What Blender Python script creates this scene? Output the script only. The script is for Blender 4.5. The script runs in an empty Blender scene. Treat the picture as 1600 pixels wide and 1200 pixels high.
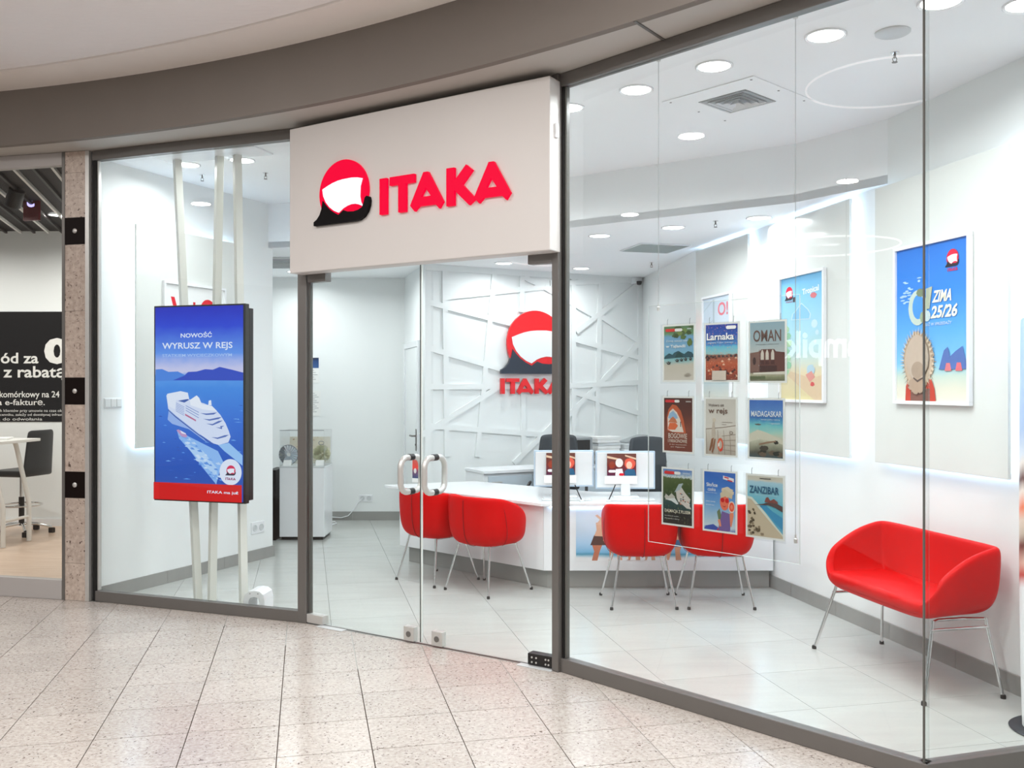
import bpy, bmesh, math, random
import numpy as np
from mathutils import Vector, Matrix
from mathutils.geometry import tessellate_polygon
random.seed(7)
SC = bpy.context.scene
COL = SC.collection
PI = math.pi

# ------------------------------------------------------------------ camera, world, exposure
F, H, E = 1440.0, 602.0, 1.68          # focal length and horizon in pixels of the 1600x1200 frame, eye height
cam_d = bpy.data.cameras.new('camera')
cam_d.sensor_fit = 'HORIZONTAL'; cam_d.sensor_width = 36.0
cam_d.lens = 36.0 * F / 1600.0
cam_d.shift_y = (H - 600.0) / 1600.0
cam_d.clip_start = 0.05
cam = bpy.data.objects.new('camera', cam_d); COL.objects.link(cam)
cam.location = (0, 0, E); cam.rotation_euler = (PI / 2, 0, 0)
SC.camera = cam

W = bpy.data.worlds.new('world'); SC.world = W
W.use_nodes = True
W.node_tree.nodes['Background'].inputs[0].default_value = (1.0, 0.978, 0.96, 1)
W.node_tree.nodes['Background'].inputs[1].default_value = 0.34
SC.view_settings.view_transform = 'Standard'
SC.view_settings.look = 'None'
SC.view_settings.gamma = 1.0
SC.view_settings.use_curve_mapping = False
SC.view_settings.exposure = 0.0

DOWN_W = 14.0        # watts of one shop downlight
MALL_W = 52.0        # watts of one concourse downlight
LED_E = 8.0          # emission of the strips behind the wall panels
HALL_LAMPS = [(-4.5, 2.2), (-1.6, 1.0), (1.4, 1.2), (-2.6, 4.2), (0.0, 3.0), (3.6, 0.6), (-6.4, 4.4),
              (-3.2, -1.6), (0.6, -1.8), (4.0, -2.2)]

# ------------------------------------------------------------------ measuring helpers
def fl(px, py, z=0.0):
    """point of the level z seen at a pixel of the 1600x1200 frame"""
    Y = F * (E - z) / (py - H)
    return Vector(((px - 800.0) / F * Y, Y))

def at(px, py, Y):
    return Vector(((px - 800.0) / F * Y, Y, E - (py - H) / F * Y))

class Plane:
    """upright plane through two floor points, A at the viewer's left"""
    def __init__(s, A, B):
        s.A = Vector(A[:2]); B = Vector(B[:2]); s.B = B
        s.d = (B - s.A).normalized(); s.L = (B - s.A).length
        s.away = Vector((-s.d.y, s.d.x)); s.ang = math.atan2(s.d.y, s.d.x)
    def hit(s, px, py, off=0.0):
        r = Vector(((px - 800.0) / F, 1.0)); A = s.A - s.away * off; d = s.d
        det = -r.x * d.y + d.x * r.y
        t = (-A.x * d.y + d.x * A.y) / det
        q = (r.x * A.y - r.y * A.x) / det
        return q, E - (py - H) / F * t
    def s(s, px, off=0.0): return s.hit(px, 600, off)[0]
    def z(s, px, py, off=0.0): return s.hit(px, py, off)[1]
    def w(s, q, off=0.0, z=0.0):
        p = s.A + s.d * q - s.away * off
        return Vector((p.x, p.y, z))

# ------------------------------------------------------------------ materials
def lin(c):
    return tuple(((x / 255.0) / 12.92 if x / 255.0 <= 0.04045 else ((x / 255.0 + 0.055) / 1.055) ** 2.4) for x in c[:3]) + (1.0,)

def new_mat(name):
    m = bpy.data.materials.new(name); m.use_nodes = True
    nt = m.node_tree; b = nt.nodes['Principled BSDF']
    return m, nt, b

def mat(name, rgb, rough=0.5, metal=0.0, spec=0.5, var=0.05, scale=6.0, bump=0.0, emit=0.0, ergb=None, coat=0.0):
    """plain surface with a slight procedural variation of tone and an optional fine relief"""
    m, nt, b = new_mat(name)
    L = nt.links
    tc = nt.nodes.new('ShaderNodeTexCoord')
    nz = nt.nodes.new('ShaderNodeTexNoise'); nz.inputs['Scale'].default_value = scale; nz.inputs['Detail'].default_value = 4
    L.new(tc.outputs['Object'], nz.inputs['Vector'])
    c = lin(rgb)
    mx = nt.nodes.new('ShaderNodeMix'); mx.data_type = 'RGBA'
    mx.inputs[6].default_value = tuple(x * (1 - var) for x in c[:3]) + (1,)
    mx.inputs[7].default_value = tuple(min(1, x * (1 + var)) for x in c[:3]) + (1,)
    L.new(nz.outputs['Fac'], mx.inputs[0]); L.new(mx.outputs[2], b.inputs['Base Color'])
    b.inputs['Roughness'].default_value = rough; b.inputs['Metallic'].default_value = metal
    b.inputs['Specular IOR Level'].default_value = spec
    b.inputs['Coat Weight'].default_value = coat
    if emit:
        b.inputs['Emission Color'].default_value = lin(ergb or rgb); b.inputs['Emission Strength'].default_value = emit
    if bump:
        bp = nt.nodes.new('ShaderNodeBump'); bp.inputs['Strength'].default_value = bump; bp.inputs['Distance'].default_value = 0.01
        L.new(nz.outputs['Fac'], bp.inputs['Height']); L.new(bp.outputs[0], b.inputs['Normal'])
    return m

_ink = {}
def ink(rgb, emit=0.0):
    k = (tuple(rgb), emit)
    if k not in _ink:
        if emit:
            _ink[k] = mat('screen_ink', rgb, 0.35, emit=emit, var=0.03, scale=30)
            _ink[k].node_tree.nodes['Principled BSDF'].inputs['Base Color'].default_value = (0.01, 0.01, 0.01, 1)
            for l in list(_ink[k].node_tree.links):
                if l.to_socket.name == 'Base Color': _ink[k].node_tree.links.remove(l)
        else:
            _ink[k] = mat('print_ink', rgb, 0.4, spec=0.3, var=0.06, scale=25)
    return _ink[k]

def ramp_print(name, stops, noise=0.1, nscale=4.0, emit=0.0, stretch=(1, 1, 1), speck=None):
    """printed picture: colours change from the top (0) to the bottom (1) of the sheet, broken up by noise"""
    m, nt, b = new_mat(name); L = nt.links
    tc = nt.nodes.new('ShaderNodeTexCoord')
    sp = nt.nodes.new('ShaderNodeSeparateXYZ'); L.new(tc.outputs['Generated'], sp.inputs[0])
    mp = nt.nodes.new('ShaderNodeMapping'); mp.inputs['Scale'].default_value = stretch
    L.new(tc.outputs['Generated'], mp.inputs[0])
    nz = nt.nodes.new('ShaderNodeTexNoise'); nz.inputs['Scale'].default_value = nscale; nz.inputs['Detail'].default_value = 6
    L.new(mp.outputs[0], nz.inputs['Vector'])
    a = nt.nodes.new('ShaderNodeMath'); a.operation = 'MULTIPLY_ADD'
    L.new(nz.outputs['Fac'], a.inputs[0]); a.inputs[1].default_value = noise * 2; 
    s1 = nt.nodes.new('ShaderNodeMath'); s1.operation = 'SUBTRACT'; s1.inputs[0].default_value = 1.0 - noise
    L.new(sp.outputs['Z'], s1.inputs[1]); L.new(s1.outputs[0], a.inputs[2])
    r = nt.nodes.new('ShaderNodeValToRGB'); el = r.color_ramp.elements
    while len(el) < len(stops): el.new(0.5)
    for e, (p, c) in zip(el, stops): e.position = p; e.color = lin(c)
    L.new(a.outputs[0], r.inputs[0])
    out = r.outputs[0]
    if speck:
        n2 = nt.nodes.new('ShaderNodeTexNoise'); n2.inputs['Scale'].default_value = speck[1]; n2.inputs['Detail'].default_value = 3
        L.new(mp.outputs[0], n2.inputs['Vector'])
        r2 = nt.nodes.new('ShaderNodeValToRGB'); r2.color_ramp.elements[0].position = speck[2]; r2.color_ramp.elements[1].position = speck[2] + 0.08
        L.new(n2.outputs['Fac'], r2.inputs[0])
        mx = nt.nodes.new('ShaderNodeMix'); mx.data_type = 'RGBA'; L.new(r2.outputs[0], mx.inputs[0])
        L.new(out, mx.inputs[6]); mx.inputs[7].default_value = lin(speck[0]); out = mx.outputs[2]
    if emit:
        b.inputs['Base Color'].default_value = (0.01, 0.01, 0.01, 1)
        L.new(out, b.inputs['Emission Color']); b.inputs['Emission Strength'].default_value = emit
    else:
        L.new(out, b.inputs['Base Color'])
    b.inputs['Roughness'].default_value = 0.35; b.inputs['Specular IOR Level'].default_value = 0.3
    return m

def glass_mat(name, tint=(0.955, 0.975, 0.97), k=1.0):
    m = bpy.data.materials.new(name); m.use_nodes = True
    nt = m.node_tree; nt.nodes.clear(); L = nt.links
    o = nt.nodes.new('ShaderNodeOutputMaterial'); mx = nt.nodes.new('ShaderNodeMixShader')
    tr = nt.nodes.new('ShaderNodeBsdfTransparent'); tr.inputs[0].default_value = tint + (1,)
    gl = nt.nodes.new('ShaderNodeBsdfGlossy'); gl.inputs['Roughness'].default_value = 0.0
    fr = nt.nodes.new('ShaderNodeFresnel'); fr.inputs[0].default_value = 1.5
    g = nt.nodes.new('ShaderNodeNewGeometry')
    iv = nt.nodes.new('ShaderNodeMath'); iv.operation = 'SUBTRACT'; iv.inputs[0].default_value = 1.0
    L.new(g.outputs['Backfacing'], iv.inputs[1])
    mu = nt.nodes.new('ShaderNodeMath'); mu.operation = 'MULTIPLY'; L.new(fr.outputs[0], mu.inputs[0]); L.new(iv.outputs[0], mu.inputs[1])
    m2 = nt.nodes.new('ShaderNodeMath'); m2.operation = 'MULTIPLY'; L.new(mu.outputs[0], m2.inputs[0]); m2.inputs[1].default_value = 1.3 * k
    nz = nt.nodes.new('ShaderNodeTexNoise'); nz.inputs['Scale'].default_value = 0.6
    L.new(m2.outputs[0], mx.inputs[0]); L.new(tr.outputs[0], mx.inputs[1]); L.new(gl.outputs[0], mx.inputs[2])
    L.new(mx.outputs[0], o.inputs[0])
    return m

def granite(name, base, dark, light, rough, scale=60.0, streak=True):
    m, nt, b = new_mat(name); L = nt.links
    g = nt.nodes.new('ShaderNodeNewGeometry')
    oi = nt.nodes.new('ShaderNodeObjectInfo')
    n1 = nt.nodes.new('ShaderNodeTexNoise'); n1.inputs['Scale'].default_value = scale; n1.inputs['Detail'].default_value = 5; n1.inputs['Roughness'].default_value = 0.65
    n2 = nt.nodes.new('ShaderNodeTexNoise'); n2.inputs['Scale'].default_value = 2.2; n2.inputs['Detail'].default_value = 5
    vo = nt.nodes.new('ShaderNodeTexNoise'); vo.inputs['Scale'].default_value = scale * 1.5; vo.inputs['Detail'].default_value = 3; vo.inputs['Distortion'].default_value = 0.6
    for n in (n1, n2, vo): L.new(g.outputs['Position'], n.inputs['Vector'])
    r = nt.nodes.new('ShaderNodeValToRGB'); e = r.color_ramp.elements
    e[0].position = 0.36; e[0].color = lin(base); e[1].position = 0.66; e[1].color = lin(light)
    L.new(n1.outputs['Fac'], r.inputs[0])
    r2 = nt.nodes.new('ShaderNodeValToRGB'); e = r2.color_ramp.elements
    e[0].position = 0.625; e[0].color = (0, 0, 0, 1); e[1].position = 0.68; e[1].color = (1, 1, 1, 1)
    L.new(vo.outputs['Fac'], r2.inputs[0])
    mx = nt.nodes.new('ShaderNodeMix'); mx.data_type = 'RGBA'
    L.new(r2.outputs[0], mx.inputs[0]); L.new(r.outputs[0], mx.inputs[6]); mx.inputs[7].default_value = lin(dark)
    hs = nt.nodes.new('ShaderNodeHueSaturation'); L.new(mx.outputs[2], hs.inputs['Color'])
    a = nt.nodes.new('ShaderNodeMath'); a.operation = 'MULTIPLY_ADD'; L.new(n2.outputs['Fac'], a.inputs[0]); a.inputs[1].default_value = 0.20
    a2 = nt.nodes.new('ShaderNodeMath'); a2.operation = 'MULTIPLY_ADD'; L.new(oi.outputs['Random'], a2.inputs[0]); a2.inputs[1].default_value = 0.12; a2.inputs[2].default_value = 0.84
    L.new(a2.outputs[0], a.inputs[2]); L.new(a.outputs[0], hs.inputs['Value'])
    L.new(hs.outputs[0], b.inputs['Base Color'])
    rr = nt.nodes.new('ShaderNodeMapRange'); rr.inputs[3].default_value = rough * 0.8; rr.inputs[4].default_value = rough * 1.3
    L.new(n2.outputs['Fac'], rr.inputs[0]); L.new(rr.outputs[0], b.inputs['Roughness'])
    return m

def tile_mat(name, rgb, rough):
    m, nt, b = new_mat(name); L = nt.links
    g = nt.nodes.new('ShaderNodeNewGeometry'); oi = nt.nodes.new('ShaderNodeObjectInfo')
    mp = nt.nodes.new('ShaderNodeMapping'); mp.inputs['Scale'].default_value = (0.7, 4.0, 1); mp.inputs['Rotation'].default_value = (0, 0, -0.1)
    L.new(g.outputs['Position'], mp.inputs[0])
    n = nt.nodes.new('ShaderNodeTexNoise'); n.inputs['Scale'].default_value = 2.5; n.inputs['Detail'].default_value = 6
    L.new(mp.outputs[0], n.inputs['Vector'])
    c = lin(rgb)
    mx = nt.nodes.new('ShaderNodeMix'); mx.data_type = 'RGBA'; L.new(n.outputs['Fac'], mx.inputs[0])
    mx.inputs[6].default_value = tuple(x * 0.90 for x in c[:3]) + (1,); mx.inputs[7].default_value = tuple(min(1, x * 1.08) for x in c[:3]) + (1,)
    hs = nt.nodes.new('ShaderNodeHueSaturation'); L.new(mx.outputs[2], hs.inputs['Color'])
    a = nt.nodes.new('ShaderNodeMath'); a.operation = 'MULTIPLY_ADD'; L.new(oi.outputs['Random'], a.inputs[0]); a.inputs[1].default_value = 0.05; a.inputs[2].default_value = 0.975
    L.new(a.outputs[0], hs.inputs['Value']); L.new(hs.outputs[0], b.inputs['Base Color'])
    b.inputs['Roughness'].default_value = rough
    return m

def wood_mat(name, c0, c1):
    m, nt, b = new_mat(name); L = nt.links
    g = nt.nodes.new('ShaderNodeNewGeometry'); mp = nt.nodes.new('ShaderNodeMapping'); mp.inputs['Scale'].default_value = (0.8, 9, 1)
    L.new(g.outputs['Position'], mp.inputs[0])
    n = nt.nodes.new('ShaderNodeTexNoise'); n.inputs['Scale'].default_value = 3; n.inputs['Detail'].default_value = 6; L.new(mp.outputs[0], n.inputs['Vector'])
    r = nt.nodes.new('ShaderNodeValToRGB'); e = r.color_ramp.elements
    e[0].position = 0.3; e[0].color = lin(c0); e[1].position = 0.7; e[1].color = lin(c1)
    L.new(n.outputs['Fac'], r.inputs[0]); L.new(r.outputs[0], b.inputs['Base Color']); b.inputs['Roughness'].default_value = 0.3
    return m

def plaster(name, rgb, scale=(2, 14, 1), bump=0.25):
    m, nt, b = new_mat(name); L = nt.links
    g = nt.nodes.new('ShaderNodeNewGeometry'); mp = nt.nodes.new('ShaderNodeMapping'); mp.inputs['Scale'].default_value = scale
    mp.inputs['Rotation'].default_value = (0, 0, 0.22)
    L.new(g.outputs['Position'], mp.inputs[0])
    n = nt.nodes.new('ShaderNodeTexNoise'); n.inputs['Scale'].default_value = 4; n.inputs['Detail'].default_value = 5; L.new(mp.outputs[0], n.inputs['Vector'])
    b.inputs['Base Color'].default_value = lin(rgb); b.inputs['Roughness'].default_value = 0.85
    bp = nt.nodes.new('ShaderNodeBump'); bp.inputs['Strength'].default_value = bump; bp.inputs['Distance'].default_value = 0.02
    L.new(n.outputs['Fac'], bp.inputs['Height']); L.new(bp.outputs[0], b.inputs['Normal'])
    return m

M = {}
M['wall'] = mat('white_wall_paint', (238, 241, 241), 0.6, var=0.015, scale=2)
M['wallgloss'] = mat('white_gloss_wall', (238, 241, 241), 0.35, var=0.015, scale=2)
M['ceil'] = mat('white_ceiling_paint', (248, 250, 252), 0.7, var=0.015, scale=2)
M['lac'] = mat('white_lacquer', (238, 240, 243), 0.25, var=0.01, coat=0.3)
M['panel'] = mat('panel_board', (222, 225, 222), 0.22, var=0.015, scale=2, coat=0.3)
M['skirt'] = tile_mat('grey_skirting', (152, 152, 149), 0.35)
M['tile'] = tile_mat('pale_grey_tile', (186, 188, 184), 0.2)
M['grout'] = mat('grey_grout', (120, 120, 116), 0.8)
M['gran'] = granite('beige_granite', (178, 168, 160), (92, 78, 70), (204, 197, 191), 0.2, 52)
M['grout2'] = mat('brown_grout', (112, 92, 80), 0.8)
M['pillar'] = granite('pink_granite', (176, 158, 146), (92, 74, 64), (204, 190, 178), 0.3, 30)
M['frame'] = mat('taupe_anodised_frame', (120, 117, 114), 0.38, 0.5, var=0.03)
M['steel'] = mat('brushed_steel', (212, 211, 208), 0.38, 0.6, var=0.04, scale=40)
M['chrome'] = mat('chrome', (225, 225, 225), 0.12, 1.0, var=0.02)
M['black'] = mat('black_plastic', (22, 20, 20), 0.4, var=0.2)
M['gasket'] = mat('black_gasket', (12, 11, 11), 0.6, var=0.1)
M['fascia'] = mat('taupe_fascia', (128, 121, 115), 0.75, var=0.04, scale=3)
M['soffit'] = mat('grey_soffit', (186, 182, 176), 0.7, var=0.02)
M['mallceil'] = plaster('beige_ceiling_plaster', (248, 245, 244))
M['malledge'] = mat('cream_ceiling_edge', (246, 240, 234), 0.7, var=0.02)
M['glass'] = glass_mat('clear_glass')
M['acryl'] = glass_mat('clear_acrylic', (0.97, 0.975, 0.975), 0.6)
M['edge'] = mat('glass_edge', (70, 78, 76), 0.2, var=0.05)
M['pale_edge'] = mat('pale_glass_edge', (224, 232, 230), 0.3, var=0.02)
M['seam'] = mat('glass_seam', (96, 96, 92), 0.3, var=0.05)
M['signface'] = mat('sign_face', (212, 208, 205), 0.45, var=0.01)
M['red_lit'] = mat('lit_red_acrylic', (30, 0, 5), 0.5, spec=0.08, emit=0.95, ergb=(255, 0, 58), var=0.02)
M['white_lit'] = mat('lit_white_acrylic', (240, 244, 255), 0.4, emit=0.55, ergb=(225, 235, 255), var=0.02)
M['hull'] = mat('dark_sign_vinyl', (12, 9, 11), 0.45, spec=0.12, var=0.1)
M['ring'] = mat('ring_lamp_diffuser', (255, 255, 255), 0.5, emit=4.0, ergb=(255, 252, 248), var=0.0)
M['led'] = mat('led_strip', (240, 248, 255), 0.5, emit=LED_E, ergb=(196, 224, 255), var=0.0)
M['lamp'] = mat('lamp_diffuser', (255, 255, 255), 0.5, emit=9.0, ergb=(255, 253, 250), var=0.0)
M['red'] = mat('red_upholstery', (206, 2, 5), 0.5, spec=0.14, var=0.06, scale=30, bump=0.05)
M['redseam'] = mat('dark_red_seam', (120, 0, 6), 0.6)
M['rubber'] = mat('black_rubber', (28, 26, 26), 0.6)
M['logored'] = mat('red_acrylic', (232, 8, 24), 0.3, var=0.03)
M['navy'] = mat('navy_acrylic', (34, 44, 60), 0.15, var=0.05)
M['paper'] = mat('white_paper', (240, 240, 238), 0.6, var=0.03, scale=20)
M['offblack'] = mat('charcoal_mesh', (44, 50, 56), 0.6, var=0.15, scale=60, bump=0.1)
M['grey'] = mat('grey_plastic', (150, 154, 156), 0.4)
M['lgrey'] = mat('light_grey_plastic', (206, 210, 212), 0.35)
M['bluegrey'] = mat('blue_grey_laminate', (196, 208, 218), 0.35)
M['monitor'] = mat('white_monitor_shell', (226, 230, 232), 0.3)
M['monedge'] = mat('pale_blue_edge', (186, 206, 224), 0.3)
M['perf'] = mat('perforated_steel', (150, 160, 158), 0.5, 0.2, var=0.3, scale=120)
M['wood'] = wood_mat('light_wood_floor', (206, 176, 152), (228, 204, 184))
M['whitesteel'] = mat('white_powder_coat', (232, 230, 226), 0.4, var=0.02)
M['pole'] = mat('white_pole', (226, 227, 221), 0.45, var=0.02)
M['sill'] = mat('grey_sill_band', (188, 184, 182), 0.45, 0.2, var=0.02)
M['dark'] = mat('dark_slats', (38, 32, 30), 0.5, var=0.2)
M['darkceil'] = mat('dark_shop_ceiling', (20, 17, 17), 0.7, var=0.2)
M['bezel'] = mat('screen_housing', (52, 54, 52), 0.3, 0.3, var=0.1)
M['dry'] = mat('dried_petals', (196, 196, 164), 0.7, var=0.25, scale=30)
M['plate'] = mat('dark_bronze_plate', (20, 10, 8), 0.5, spec=0.15, var=0.2)
M['decal'] = mat('black_window_film', (12, 8, 8), 0.4, spec=0.2, var=0.25, scale=4)

# ------------------------------------------------------------------ mesh builder
class MB:
    def __init__(s): s.v = []; s.f = []; s.mi = []; s.m = []
    def idx(s, m):
        if m not in s.m: s.m.append(m)
        return s.m.index(m)
    def add(s, vs, fs, m):
        b = len(s.v); s.v += [tuple(v) for v in vs]; k = s.idx(m)
        for f in fs: s.f.append(tuple(b + i for i in f)); s.mi.append(k)
        return s
    def box(s, x0, x1, y0, y1, z0, z1, m):
        return s.add([(x0, y0, z0), (x1, y0, z0), (x1, y1, z0), (x0, y1, z0), (x0, y0, z1), (x1, y0, z1), (x1, y1, z1), (x0, y1, z1)],
                     [(3, 2, 1, 0), (4, 5, 6, 7), (0, 1, 5, 4), (1, 2, 6, 5), (2, 3, 7, 6), (3, 0, 4, 7)], m)
    def obox(s, p0, p1, w, y0, y1, m, ext=0.0):
        """bar in the xz plane from p0 to p1, width w"""
        a = Vector(p0); b = Vector(p1); d = (b - a).normalized(); a = a - d * ext; b = b + d * ext; n = Vector((-d.y, d.x)) * w / 2
        return s.poly([[a + n, b + n, b - n, a - n]], y0, y1, m)
    def poly(s, loops, y0, y1, m):
        loops = [[Vector((p[0], p[1], 0)) for p in l] for l in loops]
        flat = [p for l in loops for p in l]; n = len(flat)
        tr = tessellate_polygon(loops)
        vs = [(p.x, y0, p.y) for p in flat]; fs = [tuple(t) for t in tr]
        if y1 is not None:
            vs += [(p.x, y1, p.y) for p in flat]; fs += [tuple(i + n for i in reversed(t)) for t in tr]
            b = 0
            for l in loops:
                for i in range(len(l)):
                    j = (i + 1) % len(l); fs.append((b + i, b + j, n + b + j, n + b + i))
                b += len(l)
        return s.add(vs, fs, m)
    def prism(s, pts, z0, z1, m):
        l = [Vector((p[0], p[1], 0)) for p in pts]; n = len(l); tr = tessellate_polygon([l])
        vs = [(p.x, p.y, z1) for p in l] + [(p.x, p.y, z0) for p in l]
        fs = [tuple(t) for t in tr] + [tuple(i + n for i in reversed(t)) for t in tr]
        fs += [(i, (i + 1) % n, n + (i + 1) % n, n + i) for i in range(n)]
        return s.add(vs, fs, m)
    def tube(s, pts, r, m, n=8, closed=False):
        pts = [Vector(p) for p in pts]; k = len(pts); vs = []; fs = []
        up = None
        for i, p in enumerate(pts):
            a = pts[(i - 1) % k] if (closed or i > 0) else p; b = pts[(i + 1) % k] if (closed or i < k - 1) else p
            t = (b - a).normalized()
            if up is None:
                up = Vector((0, 0, 1)) if abs(t.z) < 0.9 else Vector((1, 0, 0))
            u = (up - t * up.dot(t)).normalized(); up = u; w = t.cross(u)
            rr = r[i] if isinstance(r, (list, tuple)) else r
            for j in range(n):
                an = 2 * PI * j / n; vs.append(p + u * math.cos(an) * rr + w * math.sin(an) * rr)
        for i in range(k if closed else k - 1):
            for j in range(n):
                a = i * n + j; b = i * n + (j + 1) % n; c = ((i + 1) % k) * n + (j + 1) % n; d = ((i + 1) % k) * n + j
                fs.append((a, b, c, d))
        if not closed:
            fs.append(tuple(reversed(range(n)))); fs.append(tuple(range((k - 1) * n, k * n)))
        return s.add(vs, fs, m)
    def lathe(s, prof, m, n=20, c=(0, 0, 0), axis='z', sx=1.0, caps=True):
        vs = []; fs = []; k = len(prof)
        for r, h in prof:
            for j in range(n):
                a = 2 * PI * j / n; x = r * math.cos(a) * sx; y = r * math.sin(a)
                p = (x, y, h) if axis == 'z' else ((x, h, y) if axis == 'y' else (h, x, y))
                vs.append((p[0] + c[0], p[1] + c[1], p[2] + c[2]))
        for i in range(k - 1):
            for j in range(n): fs.append((i * n + j, i * n + (j + 1) % n, (i + 1) * n + (j + 1) % n, (i + 1) * n + j))
        if caps: fs.append(tuple(reversed(range(n)))); fs.append(tuple(range((k - 1) * n, k * n)))
        return s.add(vs, fs, m)
    def disc(s, cx, cz, rx, rz, y0, y1, m, n=28, a0=0.0, a1=2 * PI):
        full = abs(a1 - a0 - 2 * PI) < 1e-6
        pts = [(cx + rx * math.cos(a0 + (a1 - a0) * i / (n if full else n - 1)), cz + rz * math.sin(a0 + (a1 - a0) * i / (n if full else n - 1))) for i in range(n)]
        return s.poly([pts], y0, y1, m)
    def mesh(s, name, smooth=None):
        me = bpy.data.meshes.new(name); me.from_pydata(s.v, [], s.f)
        for m in s.m: me.materials.append(m)
        me.polygons.foreach_set('material_index', s.mi)
        bm = bmesh.new(); bm.from_mesh(me); bmesh.ops.recalc_face_normals(bm, faces=bm.faces[:]); bm.to_mesh(me); bm.free()
        if smooth is not None:
            me.polygons.foreach_set('use_smooth', [True] * len(me.polygons)); me.set_sharp_from_angle(angle=math.radians(smooth))
        me.update(); return me
    def build(s, name, parent=None, smooth=None, bevel=0.0, loc=None, label=None, kind=None):
        o = bpy.data.objects.new(name, s.mesh(name, smooth)); COL.objects.link(o)
        if parent: o.parent = parent
        if loc: o.location = loc
        if bevel:
            b = o.modifiers.new('bevel', 'BEVEL'); b.width = bevel; b.segments = 2; b.limit_method = 'ANGLE'; b.angle_limit = math.radians(40)
        if label: o['label'] = label
        if kind: o['kind'] = kind
        return o

def thing(name, label, cat, loc=(0, 0, 0), rz=0.0, group=None):
    o = bpy.data.objects.new(name, None); COL.objects.link(o); o.empty_display_size = 0.1
    o.location = loc; o.rotation_euler = (0, 0, rz); o['label'] = label; o['category'] = cat
    if group: o['group'] = group
    return o
def tag(o, label, cat, group=None):
    o['label'] = label; o['category'] = cat
    if group: o['group'] = group
    return o
def struct(name, loc=(0, 0, 0), rz=0.0):
    o = bpy.data.objects.new(name, None); COL.objects.link(o); o.location = loc; o.rotation_euler = (0, 0, rz)
    o['kind'] = 'structure'; o.empty_display_size = 0.1
    return o
def dup(root, loc, rz, label=None, group=None):
    r = root.copy(); COL.objects.link(r); r.location = loc; r.rotation_euler = (0, 0, rz)
    if label: r['label'] = label
    if group: r['group'] = group
    for ch in list(root.children):
        c = ch.copy(); COL.objects.link(c); c.parent = r
        for g in list(ch.children):
            d = g.copy(); COL.objects.link(d); d.parent = c
    return r

_tx = {}
def text_mesh(t, bold=0.0):
    if (t, bold) not in _tx:
        cu = bpy.data.curves.new('lettering', 'FONT'); cu.body = t; cu.size = 1.0; cu.offset = bold; cu.resolution_u = 3
        ob = bpy.data.objects.new('lettering', cu); COL.objects.link(ob)
        dg = bpy.context.evaluated_depsgraph_get(); dg.update()
        me = ob.evaluated_get(dg).to_mesh()
        vs = [tuple(v.co) for v in me.vertices]; fs = [tuple(p.vertices) for p in me.polygons]
        ob.evaluated_get(dg).to_mesh_clear()
        bpy.data.objects.remove(ob); bpy.data.curves.remove(cu)
        xs = [v[0] for v in vs]; ys = [v[1] for v in vs]
        x0, x1, y0, y1 = min(xs), max(xs), min(ys), max(ys)
        _tx[(t, bold)] = ([((v[0] - x0) / (x1 - x0), (v[1] - y0) / (y1 - y0)) for v in vs], fs)
    return _tx[(t, bold)]
def text(mb, t, x0, x1, z0, z1, y, m, bold=0.0, rot=0.0, slant=0.0, mirror=False):
    """flat printed lettering filling the box x0..x1, z0..z1"""
    vs, fs = text_mesh(t, bold)
    cx, cz = (x0 + x1) / 2, (z0 + z1) / 2; out = []
    for u, v in vs:
        if mirror: u = 1 - u
        x = x0 + (x1 - x0) * u + slant * (v - 0.5) * (z1 - z0) - cx; z = z0 + (z1 - z0) * v - cz
        out.append((cx + x * math.cos(rot) - z * math.sin(rot), y, cz + x * math.sin(rot) + z * math.cos(rot)))
    mb.add(out, fs, m)

# company emblem: sun disc, sail and boat hull, in units of the disc's radius
SAIL = [(-.85, .167), (-.64, .25), (-.43, .32), (-.2, .37), (0, .39), (.36, .40), (.6, .375), (.80, .33), (.72, .1), (.70, -.2), (.74, -.38), (.82, -.52), (.65, -.445), (.5, -.41), (.35, -.405),
        (.18, -.44), (.02, -.5), (-.167, -.62), (-.36, -.54), (-.55, -.41), (-.70, -.25), (-.81, -.05)]
HULL = [(-1.21, -.82), (-1.08, -.75), (-.96, -.62), (-.88, -.45), (-.83, -.19), (-.70, -.34), (-.55, -.48), (-.36, -.60), (-.167, -.69), (.03, -.56), (.2, -.62), (.45, -.64), (.64, -.61), (.80, -.54), (.86, -.4), (.90, -.27),
        (.97, -.22), (1.05, -.25), (1.08, -.36), (1.06, -.52), (.98, -.70), (.85, -.84), (.68, -.92), (.5, -.94), (-1.21, -.94)]
SUN = [(math.cos(a), math.sin(a)) for a in [math.radians(-38 + 256 * i / 36) for i in range(37)]] + [(-.6, -.78), (0, -.84), (.6, -.78)]
A1 = [(.355, 1), (.39, 1), (.508, .14), (.478, -.03), (.448, .1), (.318, .1), (.285, -.03), (.25, .14)]
A1H = [(.372, .58), (.335, .34), (.412, .34)]
LETTERS = [[[(0, 0), (.058, 0), (.058, 1), (0, 1)]],
           [[(.083, 1), (.283, 1), (.283, .77), (.215, .77), (.215, 0), (.154, 0), (.154, .77), (.083, .77)]],
           [A1, A1H],
           [[(.533, 1), (.592, 1), (.592, .64), (.68, 1.03), (.728, .86), (.652, .52), (.75, .1), (.702, -.04), (.592, .40), (.592, 0), (.533, 0)]],
           [[(x + .49, z) for x, z in A1], [(x + .49, z) for x, z in A1H]]]
def emblem(mb, cx, cz, r, y, sun, sail, hull, d=0.0004):
    tr = lambda L: [(cx + x * r, cz + z * r) for x, z in L]
    mb.poly([tr(SUN)], y, None, sun); mb.poly([tr(SAIL)], y - d, None, sail); mb.poly([tr(HULL)], y - 2 * d, None, hull)
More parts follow.
